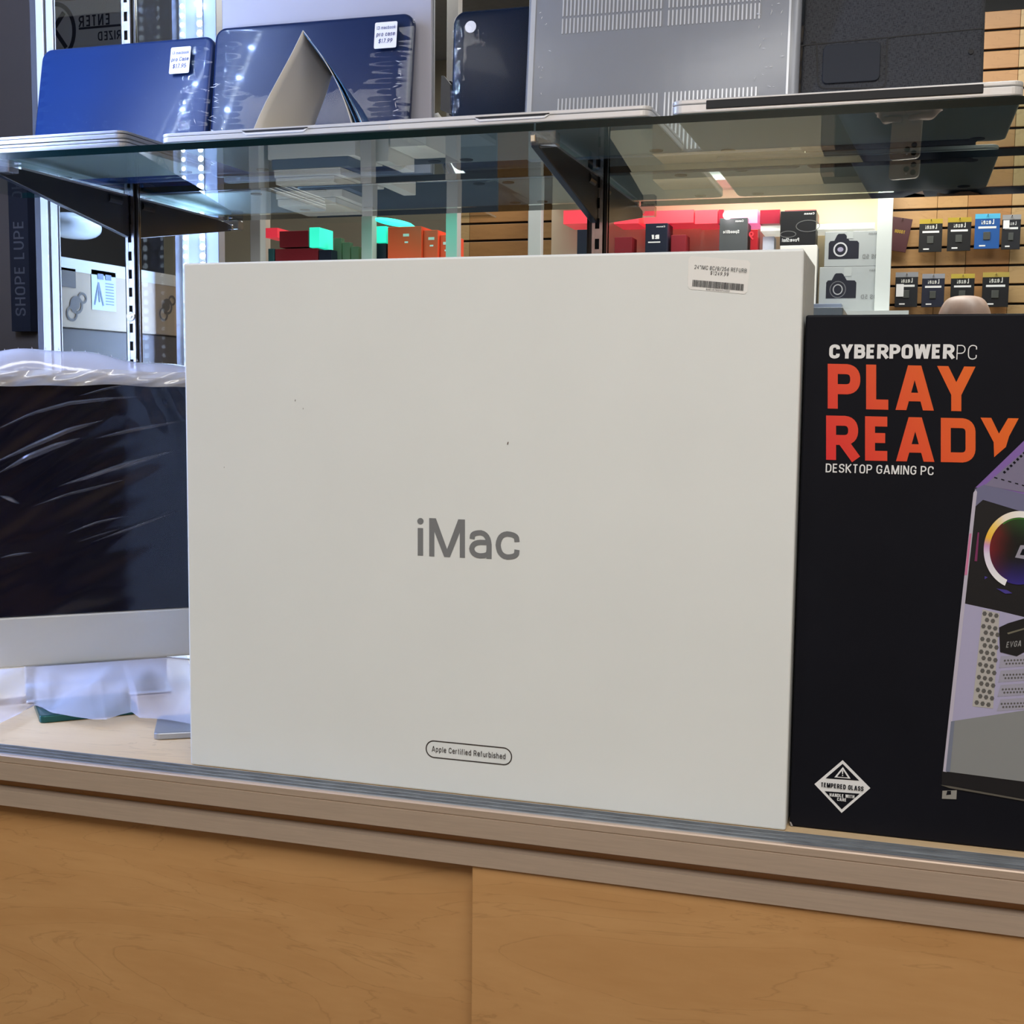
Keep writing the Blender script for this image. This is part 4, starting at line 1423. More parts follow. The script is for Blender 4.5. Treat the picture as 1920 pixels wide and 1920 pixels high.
def hem(u):
    x = u * (len(HEMPX) - 1)
    i = min(int(x), len(HEMPX) - 2)
    k = x - i
    return (HEMPX[i][0] + (HEMPX[i + 1][0] - HEMPX[i][0]) * k, HEMPX[i][1] + (HEMPX[i + 1][1] - HEMPX[i][1]) * k)


INVA = MW[aio.name].inverted()


def hem_local(u):
    px, py = hem(u)
    q_ = INVA @ atz(px, py, DECK + 0.012)
    return q_


def wrap_hem(u, v):
    e = hem_local(u)
    x0 = e.x * 0.97
    top = Vector((x0, -0.0125, ZC0 + 0.002))
    k = v ** 0.9
    p = top.lerp(Vector((e.x, e.y, 0.012)), k)
    amp = sin(pi * v)
    p.z += 0.013 * amp * sin(38 * e.x + 2.0 * v) + 0.004 * sin(95 * e.x + 7 * v) * amp
    p.y += 0.013 * amp * sin(52 * e.x - 5 * v) + 0.005 * amp * sin(120 * e.x + 3 * v)
    p.z = max(p.z, 0.0105)
    return p


MB().grid(wrap_hem, 110, 20).build('wrap_hem', WRAPH, aio, local=True, smooth=True)

# highlights of the wrinkled film over the screen, put in as milky strips
def on_screen(px, py, off=-0.0125):
    d = ray(px, py)
    n_ = Vector((uy, -ux, 0))
    p0_ = Vector((CX, CY, 0)) - n_ * off * 1.0
    k = n_.dot(p0_ - EYE) / n_.dot(d)
    return EYE + d * k


GLINT = clear('milky film glint', (0.95, 0.95, 0.96), 1.45, film=(0.07, (0.60, 0.62, 0.66)), rough=0.12, gain=1.2)
folds = [([(-20, 812), (60, 775), (130, 756), (200, 748), (262, 744)], 3.6), ([(150, 742), (200, 729), (236, 722)], 2.6), ([(-10, 868), (60, 836), (130, 806), (192, 789)], 5.0), ([(0, 886), (50, 858), (105, 836), (150, 822)], 6.0),  # paths of the painted highlights
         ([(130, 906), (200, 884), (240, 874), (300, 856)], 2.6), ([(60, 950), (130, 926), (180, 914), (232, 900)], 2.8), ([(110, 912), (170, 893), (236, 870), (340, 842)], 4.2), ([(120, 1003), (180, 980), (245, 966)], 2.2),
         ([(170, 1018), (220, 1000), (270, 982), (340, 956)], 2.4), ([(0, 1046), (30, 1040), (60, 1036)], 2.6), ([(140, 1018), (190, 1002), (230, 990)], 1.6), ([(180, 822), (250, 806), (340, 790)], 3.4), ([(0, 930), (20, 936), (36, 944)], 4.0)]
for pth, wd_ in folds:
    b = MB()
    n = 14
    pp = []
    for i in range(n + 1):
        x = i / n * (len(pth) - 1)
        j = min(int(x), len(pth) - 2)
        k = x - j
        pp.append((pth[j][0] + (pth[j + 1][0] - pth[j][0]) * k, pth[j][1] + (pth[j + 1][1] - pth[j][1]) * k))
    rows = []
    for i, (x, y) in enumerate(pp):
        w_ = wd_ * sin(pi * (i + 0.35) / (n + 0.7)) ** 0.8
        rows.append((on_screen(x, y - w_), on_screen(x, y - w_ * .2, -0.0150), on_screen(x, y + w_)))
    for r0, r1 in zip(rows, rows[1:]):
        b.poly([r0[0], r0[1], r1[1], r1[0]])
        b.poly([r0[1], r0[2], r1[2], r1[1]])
    b.build('film_glint', GLINT, aio, smooth=True)

# small tablets lying on the deck in front of it


def slab_thing(name, label, corner, dirx, w, d, h, m, cat):
    dx = Vector((dirx[0], dirx[1], 0)).normalized()
    ang = math.atan2(dx.y, dx.x)
    t = thing(name, label, cat, (corner[0], corner[1], DECK + 0.0003), Matrix.Rotation(ang, 3, 'Z'))
    pts = rrect(w, d, 0.007, 5, w / 2, d / 2)
    MB().prism([(x, y, 0) for x, y in pts], (0, 0, 0), (0, 0, h)).build('body', m, t, local=True, bevel=0.0012)
    pts = rrect(w - 0.004, d - 0.004, 0.006, 5, w / 2, d / 2)
    MB().prism([(x, y, h) for x, y in pts], (0, 0, -0.0005), (0, 0, 0.0003)).build('top_plate', m, t, local=True)
    return t


slab_thing('tablet', 'dark teal tablet lying on the wooden deck under the plastic hem', (-0.950, 1.202), (0.077, 0.071), 0.112, 0.084, 0.0085, mat('teal anodised', (0.012, 0.085, 0.085), 0.28, 0.5), 'tablet')
slab_thing('tablet', 'silver tablet lying on the wooden deck beside the white carton', (-0.786, 1.186), (0.80, 0.46), 0.085, 0.080, 0.0075, mat('cool silver anodised', (0.36, 0.38, 0.42), 0.3, 0.6), 'tablet')

# ================================================================== beyond the left end of the case
sg = MB()
sgt = thing('hanging_sign', 'dark upright sign with pale lettering behind the end pane', 'sign', (-1.63, 2.09, 1.7))
a_, b_ = at(32, 622, 2.09), at(62, 430, 2.09)
MB().box(a_.x, b_.x - 0.0, 2.075, 2.098, a_.z, b_.z + 0.12).build('board', mat('dark sign blue', (0.010, 0.014, 0.03), 0.5), sgt)
q_, w_ = letters('SHOPE LUPE', 0.13, 0.16)
kk = 0.024
flat('lettering', [[(-p[1], p[0]) for p in r] for r in q_], Vector((b_.x - 0.010, 2.075, a_.z + 0.03)), Vector((kk, 0, 0)), Vector((0, 0, kk * 1.15)), mat('sign lettering', (0.09, 0.095, 0.12), 0.5), sgt)

CARD = mat('kraft cardboard', (0.36, 0.255, 0.165), 0.8, noise=0.06, scale=18)
CARDINK = mat('brown carton print', (0.10, 0.075, 0.060), 0.8)
XC = -1.335


def on_left(px, py, X=XC):       # seen in the mirror: a point on the plane x = X
    d = ray(px, py)
    k = X / d.x
    return Vector((X, 2 * YM - d.y * k, EYE.z + d.z * k))


ct = on_left(112, 482).z
cb = on_left(112, 612).z
kraft = thing('cardboard_carton', 'brown cardboard carton with printed cameras, seen in the narrow mirror', 'carton', (XC, 1.2, cb))
MB().box(XC - 0.34, XC, 0.90, 1.52, cb, ct).build('body', CARD, kraft, bevel=0.002)
MB().box(XC - 0.34, XC + 0.0006, 0.90, 1.52, ct - 0.0005, ct + 0.0012).build('tape', mat('pale tape', (0.62, 0.58, 0.52), 0.4), kraft)
MB().box(XC - 0.30, XC + 0.0008, 0.93, 1.49, ct - 0.020, ct + 0.0006).build('tape', mat('pale tape', (0.62, 0.58, 0.52), 0.4), kraft)


def side_print(name, quads, y, z, k, m, parent, X=XC):
    # on a face that looks towards +x: the reader's right is -y ... seen through the mirror it runs backwards
    return flat(name, quads, Vector((X, y, z)), Vector((0, k, 0)), Vector((0, 0, k)), m, parent, 0.0008)


def ell(cx, cy, rx, ry, n=20):
    return [(cx + rx * cos(2 * pi * i / n), cy + ry * sin(2 * pi * i / n)) for i in range(n)]


def cam_quads():
    q_ = []
    e1 = ell(0, 0, .5, .42)
    q_ += ribbon(e1 + [e1[0]], .16, True)
    e2 = ell(-.55, .42, .34, .26)
    q_ += ribbon(e2 + [e2[0]], .13, True)
    e3 = ell(.42, -.50, .42, .36)
    q_ += ribbon(e3 + [e3[0]], .14, True)
    q_ += [ell(.1, .05, .38, .34)]
    return q_


for px_, py_ in ((143, 572), (313, 575)):
    p = on_left(px_, py_)
    side_print('camera_print', cam_quads(), p.y, p.z, 0.030, CARDINK, kraft)
p = on_left(122, 520)
side_print('print_block', [[(-.6, -.35), (.6, -.35), (.6, .35), (-.6, .35)]], p.y, p.z, 0.045, CARDINK, kraft)
# notice with a tripod
p0, p1 = on_left(172, 580), on_left(216, 512)
nw, nh = abs(p1.y - p0.y), (p1.z - p0.z)
yc, zc = (p0.y + p1.y) / 2, (p0.z + p1.z) / 2
side_print('notice', [[(-.5 * nw, -.5 * nh), (.5 * nw, -.5 * nh), (.5 * nw, .5 * nh), (-.5 * nw, .5 * nh)]], yc, zc, 1.0, mat('pale notice paper', (0.55, 0.60, 0.66), 0.7), kraft)
tq = ribbon([(.22 * nw, .18 * nh), (.40 * nw, -.38 * nh)], .05 * nw, False) + ribbon([(.22 * nw, .18 * nh), (.04 * nw, -.38 * nh)], .05 * nw, False) + ribbon([(.22 * nw, .20 * nh), (.20 * nw, -.30 * nh)], .05 * nw, False)
for i in range(8):
    tq.append([(-.40 * nw, (.18 - i * .075) * nh), (-.05 * nw, (.18 - i * .075) * nh), (-.05 * nw, (.205 - i * .075) * nh), (-.40 * nw, (.205 - i * .075) * nh)])
for c_ in (-.18, .14):
    tq.append([((c_ - .12) * nw, .28 * nh), ((c_ + .12) * nw, .28 * nh), ((c_ + .12) * nw, .42 * nh), ((c_ - .12) * nw, .42 * nh)])
flat('notice_print', tq, Vector((XC, yc, zc)), Vector((0, 1, 0)), Vector((0, 0, 1)), mat('notice print', (0.12, 0.14, 0.20), 0.7), kraft, 0.0014)
low = MB().box(XC - 0.36, XC - 0.004, 0.86, 1.54, 0.0, cb - 0.0005).build('storage_crate', mat('dark brown board', (0.085, 0.065, 0.055), 0.8, noise=0.1, scale=12), None, bevel=0.003)
tag(low, 'dark brown storage crate under the cardboard carton beside the case', 'crate')
lc = on_left(138, 424, XC - 0.07)
lam = thing('lamp_head', 'white rounded lamp on a short stem above the cardboard carton', 'lamp', (lc.x, lc.y, ct))
lh = MB()
lh.grid(lambda u, v: (lc.x + 0.040 * cos(2 * pi * u) * sin(pi * v) ** 0.7, lc.y + 0.060 * sin(2 * pi * u) * sin(pi * v) ** 0.7, lc.z - 0.022 * cos(pi * v)), 28, 12)
lh.build('shade', mat('white enamel', (0.82, 0.83, 0.86), 0.2, coat=0.6), lam, smooth=True)
MB().cyl((lc.x - 0.02, lc.y + 0.05, ct + 0.009), (0, 0, 1), 0.006, lc.z - ct - 0.02, 12).build('stem', ALU, lam)
MB().cyl((lc.x - 0.02, lc.y + 0.05, ct + 0.0015), (0, 0, 1), 0.03, 0.008, 20).build('foot_ring', ALU, lam)

# hanging shop sign, read backwards in the mirror
SY = 3.05
s0, s1 = seen(98, 92, SY), seen(250, 4, SY)
hs = thing('ceiling_sign', 'pale hanging shop sign read backwards in the mirror above the laptop cases', 'sign', ((s0.x + s1.x) / 2, s0.y, s0.z))
MB().box(min(s0.x, s1.x) - 0.35, max(s0.x, s1.x) + 0.5, s0.y - 0.02, s0.y, s0.z - 0.10, s1.z + 0.02).build('board', mat('pale sign board', (0.85, 0.86, 0.90), 0.6), hs)


def back_text(name, s, px0, px1, pyb, pyt, Yv, m, parent, t=0.16, gap=0.16, lift=0.001):
    """lettering on a face that looks towards the mirror; px0 is where the mirrored word ends on the left"""
    a_, b_, c_ = seen(px1, pyb, Yv), seen(px0, pyb, Yv), seen(px0, pyt, Yv)
    q_, w_ = letters(s, t, gap)
    return flat(name, q_, a_, Vector(((b_.x - a_.x) / w_, 0, 0)), Vector((0, 0, c_.z - b_.z)), m, parent, lift)


SIGNINK = mat('sign ink', (0.05, 0.06, 0.10), 0.6)
back_text('lettering', 'ENTER', 148, 206, 46, 25, SY, SIGNINK, hs)
back_text('lettering', 'RIZED', 184, 228, 73, 56, SY, SIGNINK, hs)
a_, b_ = seen(228, 49, SY), seen(148, 52, SY)
flat('rule', [[(0, 0), (1, 0), (1, 0.006), (0, 0.006)]], a_, Vector((b_.x - a_.x, 0, 0)), ZF, SIGNINK, hs, 0.001)
c0 = seen(104, 60, SY)
e_ = ell(0, 0, 0.062, 0.075, 32)
lg = ribbon(e_ + [e_[0]], 0.012, True) + ribbon([(-0.03, 0.05), (0.02, -0.01)], 0.014, False) + ribbon([(0.02, 0.03), (-0.035, -0.045)], 0.012, False)
flat('emblem', lg, c0, Vector((-1, 0, 0)), ZF, SIGNINK, hs, 0.001)
for sx in (-0.2, 0.3):
    MB().cyl(((s0.x + s1.x) / 2 + sx, s0.y - 0.01, s1.z + 0.02), (0, 0, 1), 0.004, 3.2 - s1.z - 0.02, 8).build('rod', CHROME, hs)

# ================================================================== the shop behind the photographer
SLATY = 2 * YM - 5.42
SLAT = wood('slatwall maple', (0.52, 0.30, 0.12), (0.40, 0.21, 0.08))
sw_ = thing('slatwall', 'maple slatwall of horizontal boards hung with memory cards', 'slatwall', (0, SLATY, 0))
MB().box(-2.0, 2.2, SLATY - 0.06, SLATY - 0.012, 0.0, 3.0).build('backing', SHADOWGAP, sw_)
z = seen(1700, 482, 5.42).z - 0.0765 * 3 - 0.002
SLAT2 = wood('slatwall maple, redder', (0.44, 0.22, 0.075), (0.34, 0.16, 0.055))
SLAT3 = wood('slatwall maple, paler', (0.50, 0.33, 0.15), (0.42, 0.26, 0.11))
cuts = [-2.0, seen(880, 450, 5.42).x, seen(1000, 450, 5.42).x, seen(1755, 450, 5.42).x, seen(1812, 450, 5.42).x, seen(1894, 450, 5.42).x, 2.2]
protos = []
for k in range(6):
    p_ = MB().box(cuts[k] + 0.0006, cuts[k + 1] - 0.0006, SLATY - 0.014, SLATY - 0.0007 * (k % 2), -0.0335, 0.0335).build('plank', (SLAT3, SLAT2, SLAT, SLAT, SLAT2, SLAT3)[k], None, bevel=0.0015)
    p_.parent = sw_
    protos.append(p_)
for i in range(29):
    if z > 2.92:
        break
    for k, p_ in enumerate(protos):
        if i:
            p_ = p_.copy()
            COL.objects.link(p_)
        p_.location = (0, 0 - SLATY, z)
    z += 0.0765
MB().box(-2.0, 2.2, SLATY - 0.05, SLATY - 0.002, 0.0, seen(1700, 482, 5.42).z - 0.0765 * 3.6).build('lower_panel', SLAT, sw_)

# hanging packs
CY_ = 5.36
packs = [
    ((1672, 408, 1712, 472), (66, 26, 34), None, (170, 140, 30), 'TOUGH', 'maroon memory card pack hung askew at the end of the upper row', 10),
    ((1722, 410, 1768, 473), (14, 15, 18), (176, 152, 40), (210, 210, 205), 'Lexar', 'black memory card pack with a yellow header, second in the upper row', 0),
    ((1775, 407, 1822, 471), (14, 15, 18), (176, 152, 40), (210, 210, 205), 'Lexar', 'black memory card pack with a yellow header, beside the blue pack', 0),
    ((1826, 400, 1876, 467), (22, 80, 150), (80, 180, 220), (225, 230, 235), 'Lexar', 'bright blue memory card pack with a pale blue header', 0),
    ((1877, 402, 1915, 468), (26, 28, 34), (150, 150, 150), (200, 200, 200), 'Lexar', 'charcoal accessory pack with a white tag beside the blue pack', 0),
    ((1677, 510, 1722, 576), (24, 27, 34), (140, 142, 148), (210, 210, 205), 'Lexar', 'black memory card pack with a tall white tag in the lower row', 0),
    ((1727, 513, 1772, 576), (28, 32, 50), (140, 142, 150), (210, 210, 205), 'Lexar', 'navy memory card pack with a grey header in the lower row', 0),
    ((1781, 513, 1828, 574), (20, 22, 26), (176, 156, 60), (210, 210, 205), 'Lexar', 'black memory card pack with a mustard header, above the bald head', 0),
    ((1840, 510, 1893, 576), (18, 19, 24), (168, 148, 70), (200, 200, 195), 'Lexar', 'black card reader pack with a gold header, last in the lower row', 0),
]
for (x0, y0, x1, y1), cbody, chead, ctext, word_, lab, tilt in packs:
    a_, b_ = seen(x0, y1, CY_), seen(x1, y0, CY_)
    w_, h_ = b_.x - a_.x, b_.z - a_.z
    rot = Matrix.Rotation(radians(tilt), 3, 'Y')
    t = thing('card_pack', lab, 'pack', ((a_.x + b_.x) / 2, a_.y, a_.z + h_), rot, 'packs hanging on the slatwall')
    MB().box(-w_ / 2, w_ / 2, -0.006, 0, -h_, 0).build('card', mat('pack %d %d %d' % cbody, lin(cbody), 0.4), t, local=True, bevel=0.001)
    if chead:
        MB().box(-w_ / 2, w_ / 2, 0, 0.0006, -h_ * 0.14, 0).build('header', mat('pack %d %d %d' % chead, lin(chead), 0.4), t, local=True)
    q_, ww = letters(word_, 0.2, 0.14)
    k = w_ * 0.52 / ww
    zt = -h_ * (0.30 if chead else 0.46)
    MBt = MB()
    for r in q_:
        MBt.poly([(w_ * 0.26 - p[0] * k, 0.0009, zt + p[1] * k * 1.15) for p in r])
    MBt.build('lettering', mat('pack %d %d %d' % ctext, lin(ctext), 0.5), t, local=True)
    if chead:
        MB().box(-w_ * 0.36, w_ * 0.36, 0, 0.0008, -h_ * 0.42, -h_ * 0.36).build('title_bar', WHITEINK, t, local=True)
        MB().box(-w_ * 0.15, w_ * 0.13, 0, 0.004, -h_ * 0.74, -h_ * 0.52).build('memory_card', mat('memory card', (0.06, 0.065, 0.06), 0.4), t, local=True, bevel=0.0008)
        MB().box(-w_ * 0.30, -w_ * 0.05, 0, 0.0008, -h_ * 0.93, -h_ * 0.89).build('small_print', WHITEINK, t, local=True)
    if 'white tag' in lab:
        MB().box(-w_ * 0.45, -w_ * 0.12, 0.0042, 0.0050, -h_ * (0.70 if 'tall' in lab else 0.40), -h_ * (0.34 if 'tall' in lab else 0.16)).build('tag', STICKER, t, local=True)
    MB().cyl((0, -0.045, -0.006), (0, 1, 0), 0.0022, 0.065, 8).build('peg', CHROME, t, local=True)

# wall case with red light
WY = 5.10                        # virtual depth of its front
ry = 2 * YM - WY
xa, xb = seen(1004, 480, WY).x, seen(1657, 480, WY).x
zs = seen(1590, 588, WY).z
ztop = seen(1300, 388, WY).z
wc = thing('wall_case', 'pale wall case with red lit canopy behind the photographer', 'display case', ((xa + xb) / 2, ry, 0))
POSTM = mat('white post', (0.56, 0.59, 0.58), 0.4)
for x in (xa, xb):
    MB().box(x - 0.028, x + 0.028, ry - 0.02, ry + 0.02, 0, 2.5).build('post', POSTM, wc, bevel=0.002)
MB().box(xa, xb, ry - 0.24, ry + 0.0, zs - 0.03, zs).build('shelf', POSTM, wc)
MB().box(xa, xb, ry - 0.26, ry - 0.245, 0.9, 2.5).build('back_board', mat('cream back board', (0.80, 0.72, 0.52), 0.7), wc)
xm0, xm1 = seen(1216, 700, WY).x, seen(1525, 700, WY).x
MB().box(xm0, xm1, ry - 0.24, ry + 0.01, 0.0, 1.05).build('base_cabinet', mat('cream laminate front', (0.66, 0.52, 0.33), 0.5), wc)
MB().box(xm1 + 0.002, xb, ry - 0.24, ry - 0.10, 0.0, 1.05).build('dark_bay', mat('dark bay laminate', (0.07, 0.05, 0.035), 0.6), wc)
MB().box(xm1 + 0.002, xm1 + 0.05, ry - 0.09, ry + 0.01, 0.0, 1.05).build('bay_post', mat('bay post brown', (0.20, 0.13, 0.08), 0.6), wc)
MB().box(xa, xm0 - 0.002, ry - 0.24, ry - 0.05, 0.0, 0.70).build('white_bay', mat('pale bay', (0.62, 0.60, 0.56), 0.6), wc)
MB().box(xa, xm0 - 0.002, ry - 0.24, ry - 0.045, 0.48, 0.56).build('blue_band', mat('blue band', (0.05, 0.12, 0.30), 0.5), wc)
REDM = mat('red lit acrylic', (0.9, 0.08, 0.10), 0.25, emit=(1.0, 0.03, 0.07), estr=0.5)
PINKM = mat('pink lit acrylic', (0.9, 0.3, 0.5), 0.25, emit=(1.0, 0.18, 0.45), estr=0.8)
DIMRED = mat('dull red acrylic', (0.30, 0.02, 0.04), 0.3)
for x0, x1, m_ in ((1055, 1108, REDM), (1150, 1196, REDM), (1207, 1300, REDM), (1302, 1345, REDM), (1346, 1356, DIMRED), (1357, 1420, PINKM), (1424, 1462, DIMRED), (1470, 1530, DIMRED)):
    a_, b_ = seen(x0, 425, WY), seen(x1, 398, WY)
    MB().box(a_.x, b_.x, ry - 0.20, ry - 0.01, a_.z + 0.012, b_.z + 0.012).build('canopy_panel', m_, wc)
p = seen(1364, 404, WY - 0.05)
MB().cyl((p.x, p.y, p.z), (0, 1, 0), 0.016, 0.012, 16).build('spot_lamp', mat('white spot lamp', (1, 1, 1), 0.4, emit=(1, 0.95, 1.0), estr=9), wc)
MB().box(xa, xb, ry - 0.24, ry + 0.02, ztop + 0.10, ztop + 0.14).build('top_board', POSTM, wc)
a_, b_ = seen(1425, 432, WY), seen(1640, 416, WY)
MB().box(a_.x, b_.x, ry - 0.22, ry - 0.02, a_.z, b_.z).build('glow_shelf', mat('glowing white shelf', (0.95, 0.95, 0.88), 0.5, emit=(1.0, 0.97, 0.85), estr=0.55), wc)  # shelf's brightness is put into its own glow; it is no lamp


def shop_box(name, label, x0, y0, x1, y1, Yv, depth, m, cat='box', group=None, z0=None):
    a_, b_ = seen(x0, y1, Yv), seen(x1, y0, Yv)
    zb = a_.z if z0 is None else z0
    t = thing(name, label, cat, ((a_.x + b_.x) / 2, a_.y, zb), None, group)
    MB().box(a_.x, b_.x, a_.y - depth, a_.y, zb, b_.z).build('body', m, t, bevel=0.0015)
    return t, a_, b_


SIL = mat('pale grey box board', (0.34, 0.36, 0.365), 0.45)
WY2 = WY + 0.02


def camera_print(t, px, py, s, Yv, lens):
    c_ = seen(px, py, Yv)
    X = Vector((-s, 0, 0))
    Z = Vector((0, 0, s))
    dk = mat('camera print black', (0.012, 0.013, 0.022), 0.4)
    body = [[(-1, -.70), (1, -.70), (1, .38), (.90, .52), (.64, .54), (.46, .92), (.36, 1.0), (-.02, 1.0), (-.12, .92), (-.36, .52), (-.88, .50), (-1, .36)]]
    flat('camera_picture', body, c_, X, Z, dk, t, 0.0006)
    lx = .22
    if lens:
        flat('camera_picture', ribbon(ell(lx, -.1, .52, .55) + [ell(lx, -.1, .52, .55)[0]], .06, True), c_, X, Z, mat('lens rim', (0.12, 0.12, 0.13), 0.4), t, 0.0009)
        flat('camera_picture', ribbon(ell(lx, -.1, .30, .33) + [ell(lx, -.1, .30, .33)[0]], .07, True), c_, X, Z, mat('lens ring', (0.35, 0.35, 0.36), 0.4), t, 0.0009)
    else:
        flat('camera_picture', ribbon(ell(lx, -.06, .42, .44) + [ell(lx, -.06, .42, .44)[0]], .10, True), c_, X, Z, mat('lens mount', (0.50, 0.50, 0.52), 0.4), t, 0.0009)
        flat('camera_picture', [ell(lx, -.06, .20, .16)], c_, X, Z, mat('sensor print', (0.30, 0.28, 0.38), 0.4), t, 0.0009)


t, a_, b_ = shop_box('camera_box', 'grey camera box printed with a lensed camera, lower one beside the white post', 1534, 499, 1648, 588, WY, 0.16, SIL, group='grey camera boxes', z0=zs + 0.001)
LOWZ = b_.z
camera_print(t, 1577, 540, 0.057, WY, True)
back_text('lettering', 'EOS 5D', 1614, 1650, 560, 552, WY, GREYINK, t)
back_text('lettering', 'Canon', 1630, 1650, 508, 504, WY, GREYINK, t)
MB().box(seen(1612, 500, WY).x - 0.03, seen(1583, 500, WY).x, a_.y, a_.y + 0.001, b_.z - 0.036, b_.z).build('tab', mat('tab grey', (0.38, 0.40, 0.40), 0.5), t)
t, a_, b_ = shop_box('camera_box', 'grey camera box printed with a lensless camera, upper one beside the white post', 1545, 432, 1650, 499, WY, 0.15, SIL, group='grey camera boxes', z0=LOWZ + 0.0008)
camera_print(t, 1582, 466, 0.057, WY, False)
back_text('lettering', 'EOS 5D', 1617, 1652, 484, 476, WY, GREYINK, t)
back_text('lettering', 'Canon', 1629, 1650, 439, 435, WY, GREYINK, t)
MB().box(seen(1615, 440, WY).x - 0.03, seen(1588, 440, WY).x, a_.y, a_.y + 0.001, b_.z - 0.028, b_.z).build('tab', mat('tab grey', (0.38, 0.40, 0.40), 0.5), t)
WHB = mat('white box board', (0.74, 0.72, 0.68), 0.5)
RDB = mat('deep red box board', (0.20, 0.010, 0.018), 0.45)
NVB = mat('navy box board', (0.010, 0.014, 0.030), 0.4)
CHB = mat('charcoal box board', (0.075, 0.08, 0.085), 0.45)
BKB = mat('black box board', (0.012, 0.012, 0.014), 0.4)
t, a_, b_ = shop_box('camera_box', 'tall white box under the black camera box', 1459, 459, 1532, 588, WY - 0.03, 0.13, WHB, z0=zs + 0.001)
WZ = b_.z
MB().box(a_.x, b_.x - 0.03, a_.y, a_.y + 0.0008, zs + 0.002, zs + 0.13).build('red_band', mat('red print', (0.35, 0.012, 0.02), 0.4), t)
t, a_, b_ = shop_box('camera_box', 'black camera box with a faint drawing on top of the tall white box', 1462, 394, 1531, 459, WY - 0.03, 0.12, BKB, z0=WZ + 0.001)
back_text('lettering', 'PowerShot', 1466, 1498, 453, 446, WY - 0.03, WHITEINK, t)
back_text('lettering', 'Canon', 1508, 1527, 402, 398, WY - 0.03, WHITEINK, t)
c_ = seen(1505, 424, WY - 0.03)
flat('drawing', ribbon(ell(-.02, 0, .045, .022) + [ell(-.02, 0, .045, .022)[0]], .003, True) + ribbon(ell(.055, -.03, .03, .012) + [ell(.055, -.03, .03, .012)[0]], .003, True), c_, Vector((-1, 0, 0)), ZF, mat('faint print', (0.12, 0.12, 0.12), 0.4), t, 0.0008)
t, a_, b_ = shop_box('camera_box', 'charcoal box with small white lettering under the spot lamp', 1345, 408, 1402, 588, WY - 0.02, 0.12, CHB, z0=zs + 0.001)
back_text('lettering', 'Speedlite', 1356, 1386, 437, 431, WY - 0.02, WHITEINK, t)
back_text('lettering', 'Canon', 1379, 1394, 416, 412, WY - 0.02, WHITEINK, t)
t, a_, b_ = shop_box('camera_box', 'small red box between the charcoal and the black box', 1403, 430, 1421, 588, WY, 0.08, mat('bright red box board', (0.42, 0.012, 0.02), 0.4), z0=zs + 0.001)
back_text('lettering', '9', 1404, 1413, 449, 434, WY, mat('red glow print', (0.95, 0.05, 0.07), 0.4), t)
t, a_, b_ = shop_box('camera_box', 'pale blue white box low beside the small red box', 1426, 443, 1452, 588, WY + 0.04, 0.08, mat('pale blue board', (0.55, 0.60, 0.72), 0.5), z0=zs + 0.001)
t, a_, b_ = shop_box('camera_box', 'navy box with a white emblem in the middle of the wall case', 1207, 418, 1252, 588, WY - 0.02, 0.12, NVB, z0=zs + 0.001)
back_text('lettering', 'RF', 1220, 1236, 448, 440, WY - 0.02, WHITEINK, t, t=0.3)
a_ = seen(1238, 455, WY - 0.02)
flat('small_print', [[(0, 0), (.05, 0), (.05, .005), (0, .005)]], a_, Vector((-1, 0, 0)), ZF, WHITEINK, t, 0.001)
back_text('lettering', 'Canon', 1231, 1247, 426, 423, WY - 0.02, WHITEINK, t)
shop_box('camera_box', 'maroon box beside the slotted upright in the mirror', 1150, 444, 1185, 588, WY, 0.10, RDB, z0=zs + 0.001)
shop_box('camera_box', 'maroon box beside the navy box with the emblem', 1255, 440, 1286, 588, WY, 0.10, RDB, z0=zs + 0.001)
shop_box('camera_box', 'plain dark navy box at the end of the wall case', 1080, 430, 1107, 588, WY, 0.10, NVB, z0=zs + 0.001)
t, a_, b_ = shop_box('slate_box', 'slate blue box in front of the grey camera boxes', 1520, 569, 1578, 588, WY - 0.10, 0.10, mat('slate blue board', (0.16, 0.19, 0.26), 0.4), z0=zs + 0.001)
MB().box(xa + 1.2, xb + 0.10, ry, ry + 0.16, zs - 0.03, zs).build('front_ledge', POSTM, wc)

# tower case with the green lamp
GYV = 4.35
gy = 2 * YM - GYV
tcx0, tcx1 = seen(484, 470, GYV).x, seen(692, 470, GYV).x
gz = seen(700, 500, GYV).z - 0.05
tw_ = thing('tower_case', 'glass tower case with a green lamp and red boxes, seen in the wide mirror', 'display case', ((tcx0 + tcx1) / 2, gy, 0))
for x in (tcx0, tcx1, seen(850, 470, GYV).x):
    MB().box(x - 0.022, x + 0.022, gy - 0.022, gy + 0.022, 0, 3.0).build('post', mat('grey post', (0.48, 0.46, 0.45), 0.4), tw_, bevel=0.002)
MB().box(tcx0, seen(850, 470, GYV).x, gy - 0.26, gy + 0.02, gz - 0.03, gz).build('shelf', POSTM, tw_)
tcx2 = seen(850, 470, GYV).x
MB().box(tcx0, tcx2, gy - 0.5, gy + 0.02, 0.0, 0.44).build('base_cabinet', mat('dark base laminate', (0.03, 0.04, 0.06), 0.5), tw_)
MB().box(tcx0, tcx2, gy - 0.52, gy - 0.505, 0.44, 1.6).build('back_board', mat('slate back board', (0.06, 0.075, 0.10), 0.6), tw_)
zgl = seen(700, 410, GYV).z
MB().box(tcx0, seen(850, 470, GYV).x, gy - 0.5, gy + 0.0, zgl + 0.06, zgl + 0.068).build('upper_shelf', PANE, tw_)
a_, b_ = seen(699, 421, GYV), seen(752, 403, GYV)
lm = MB()
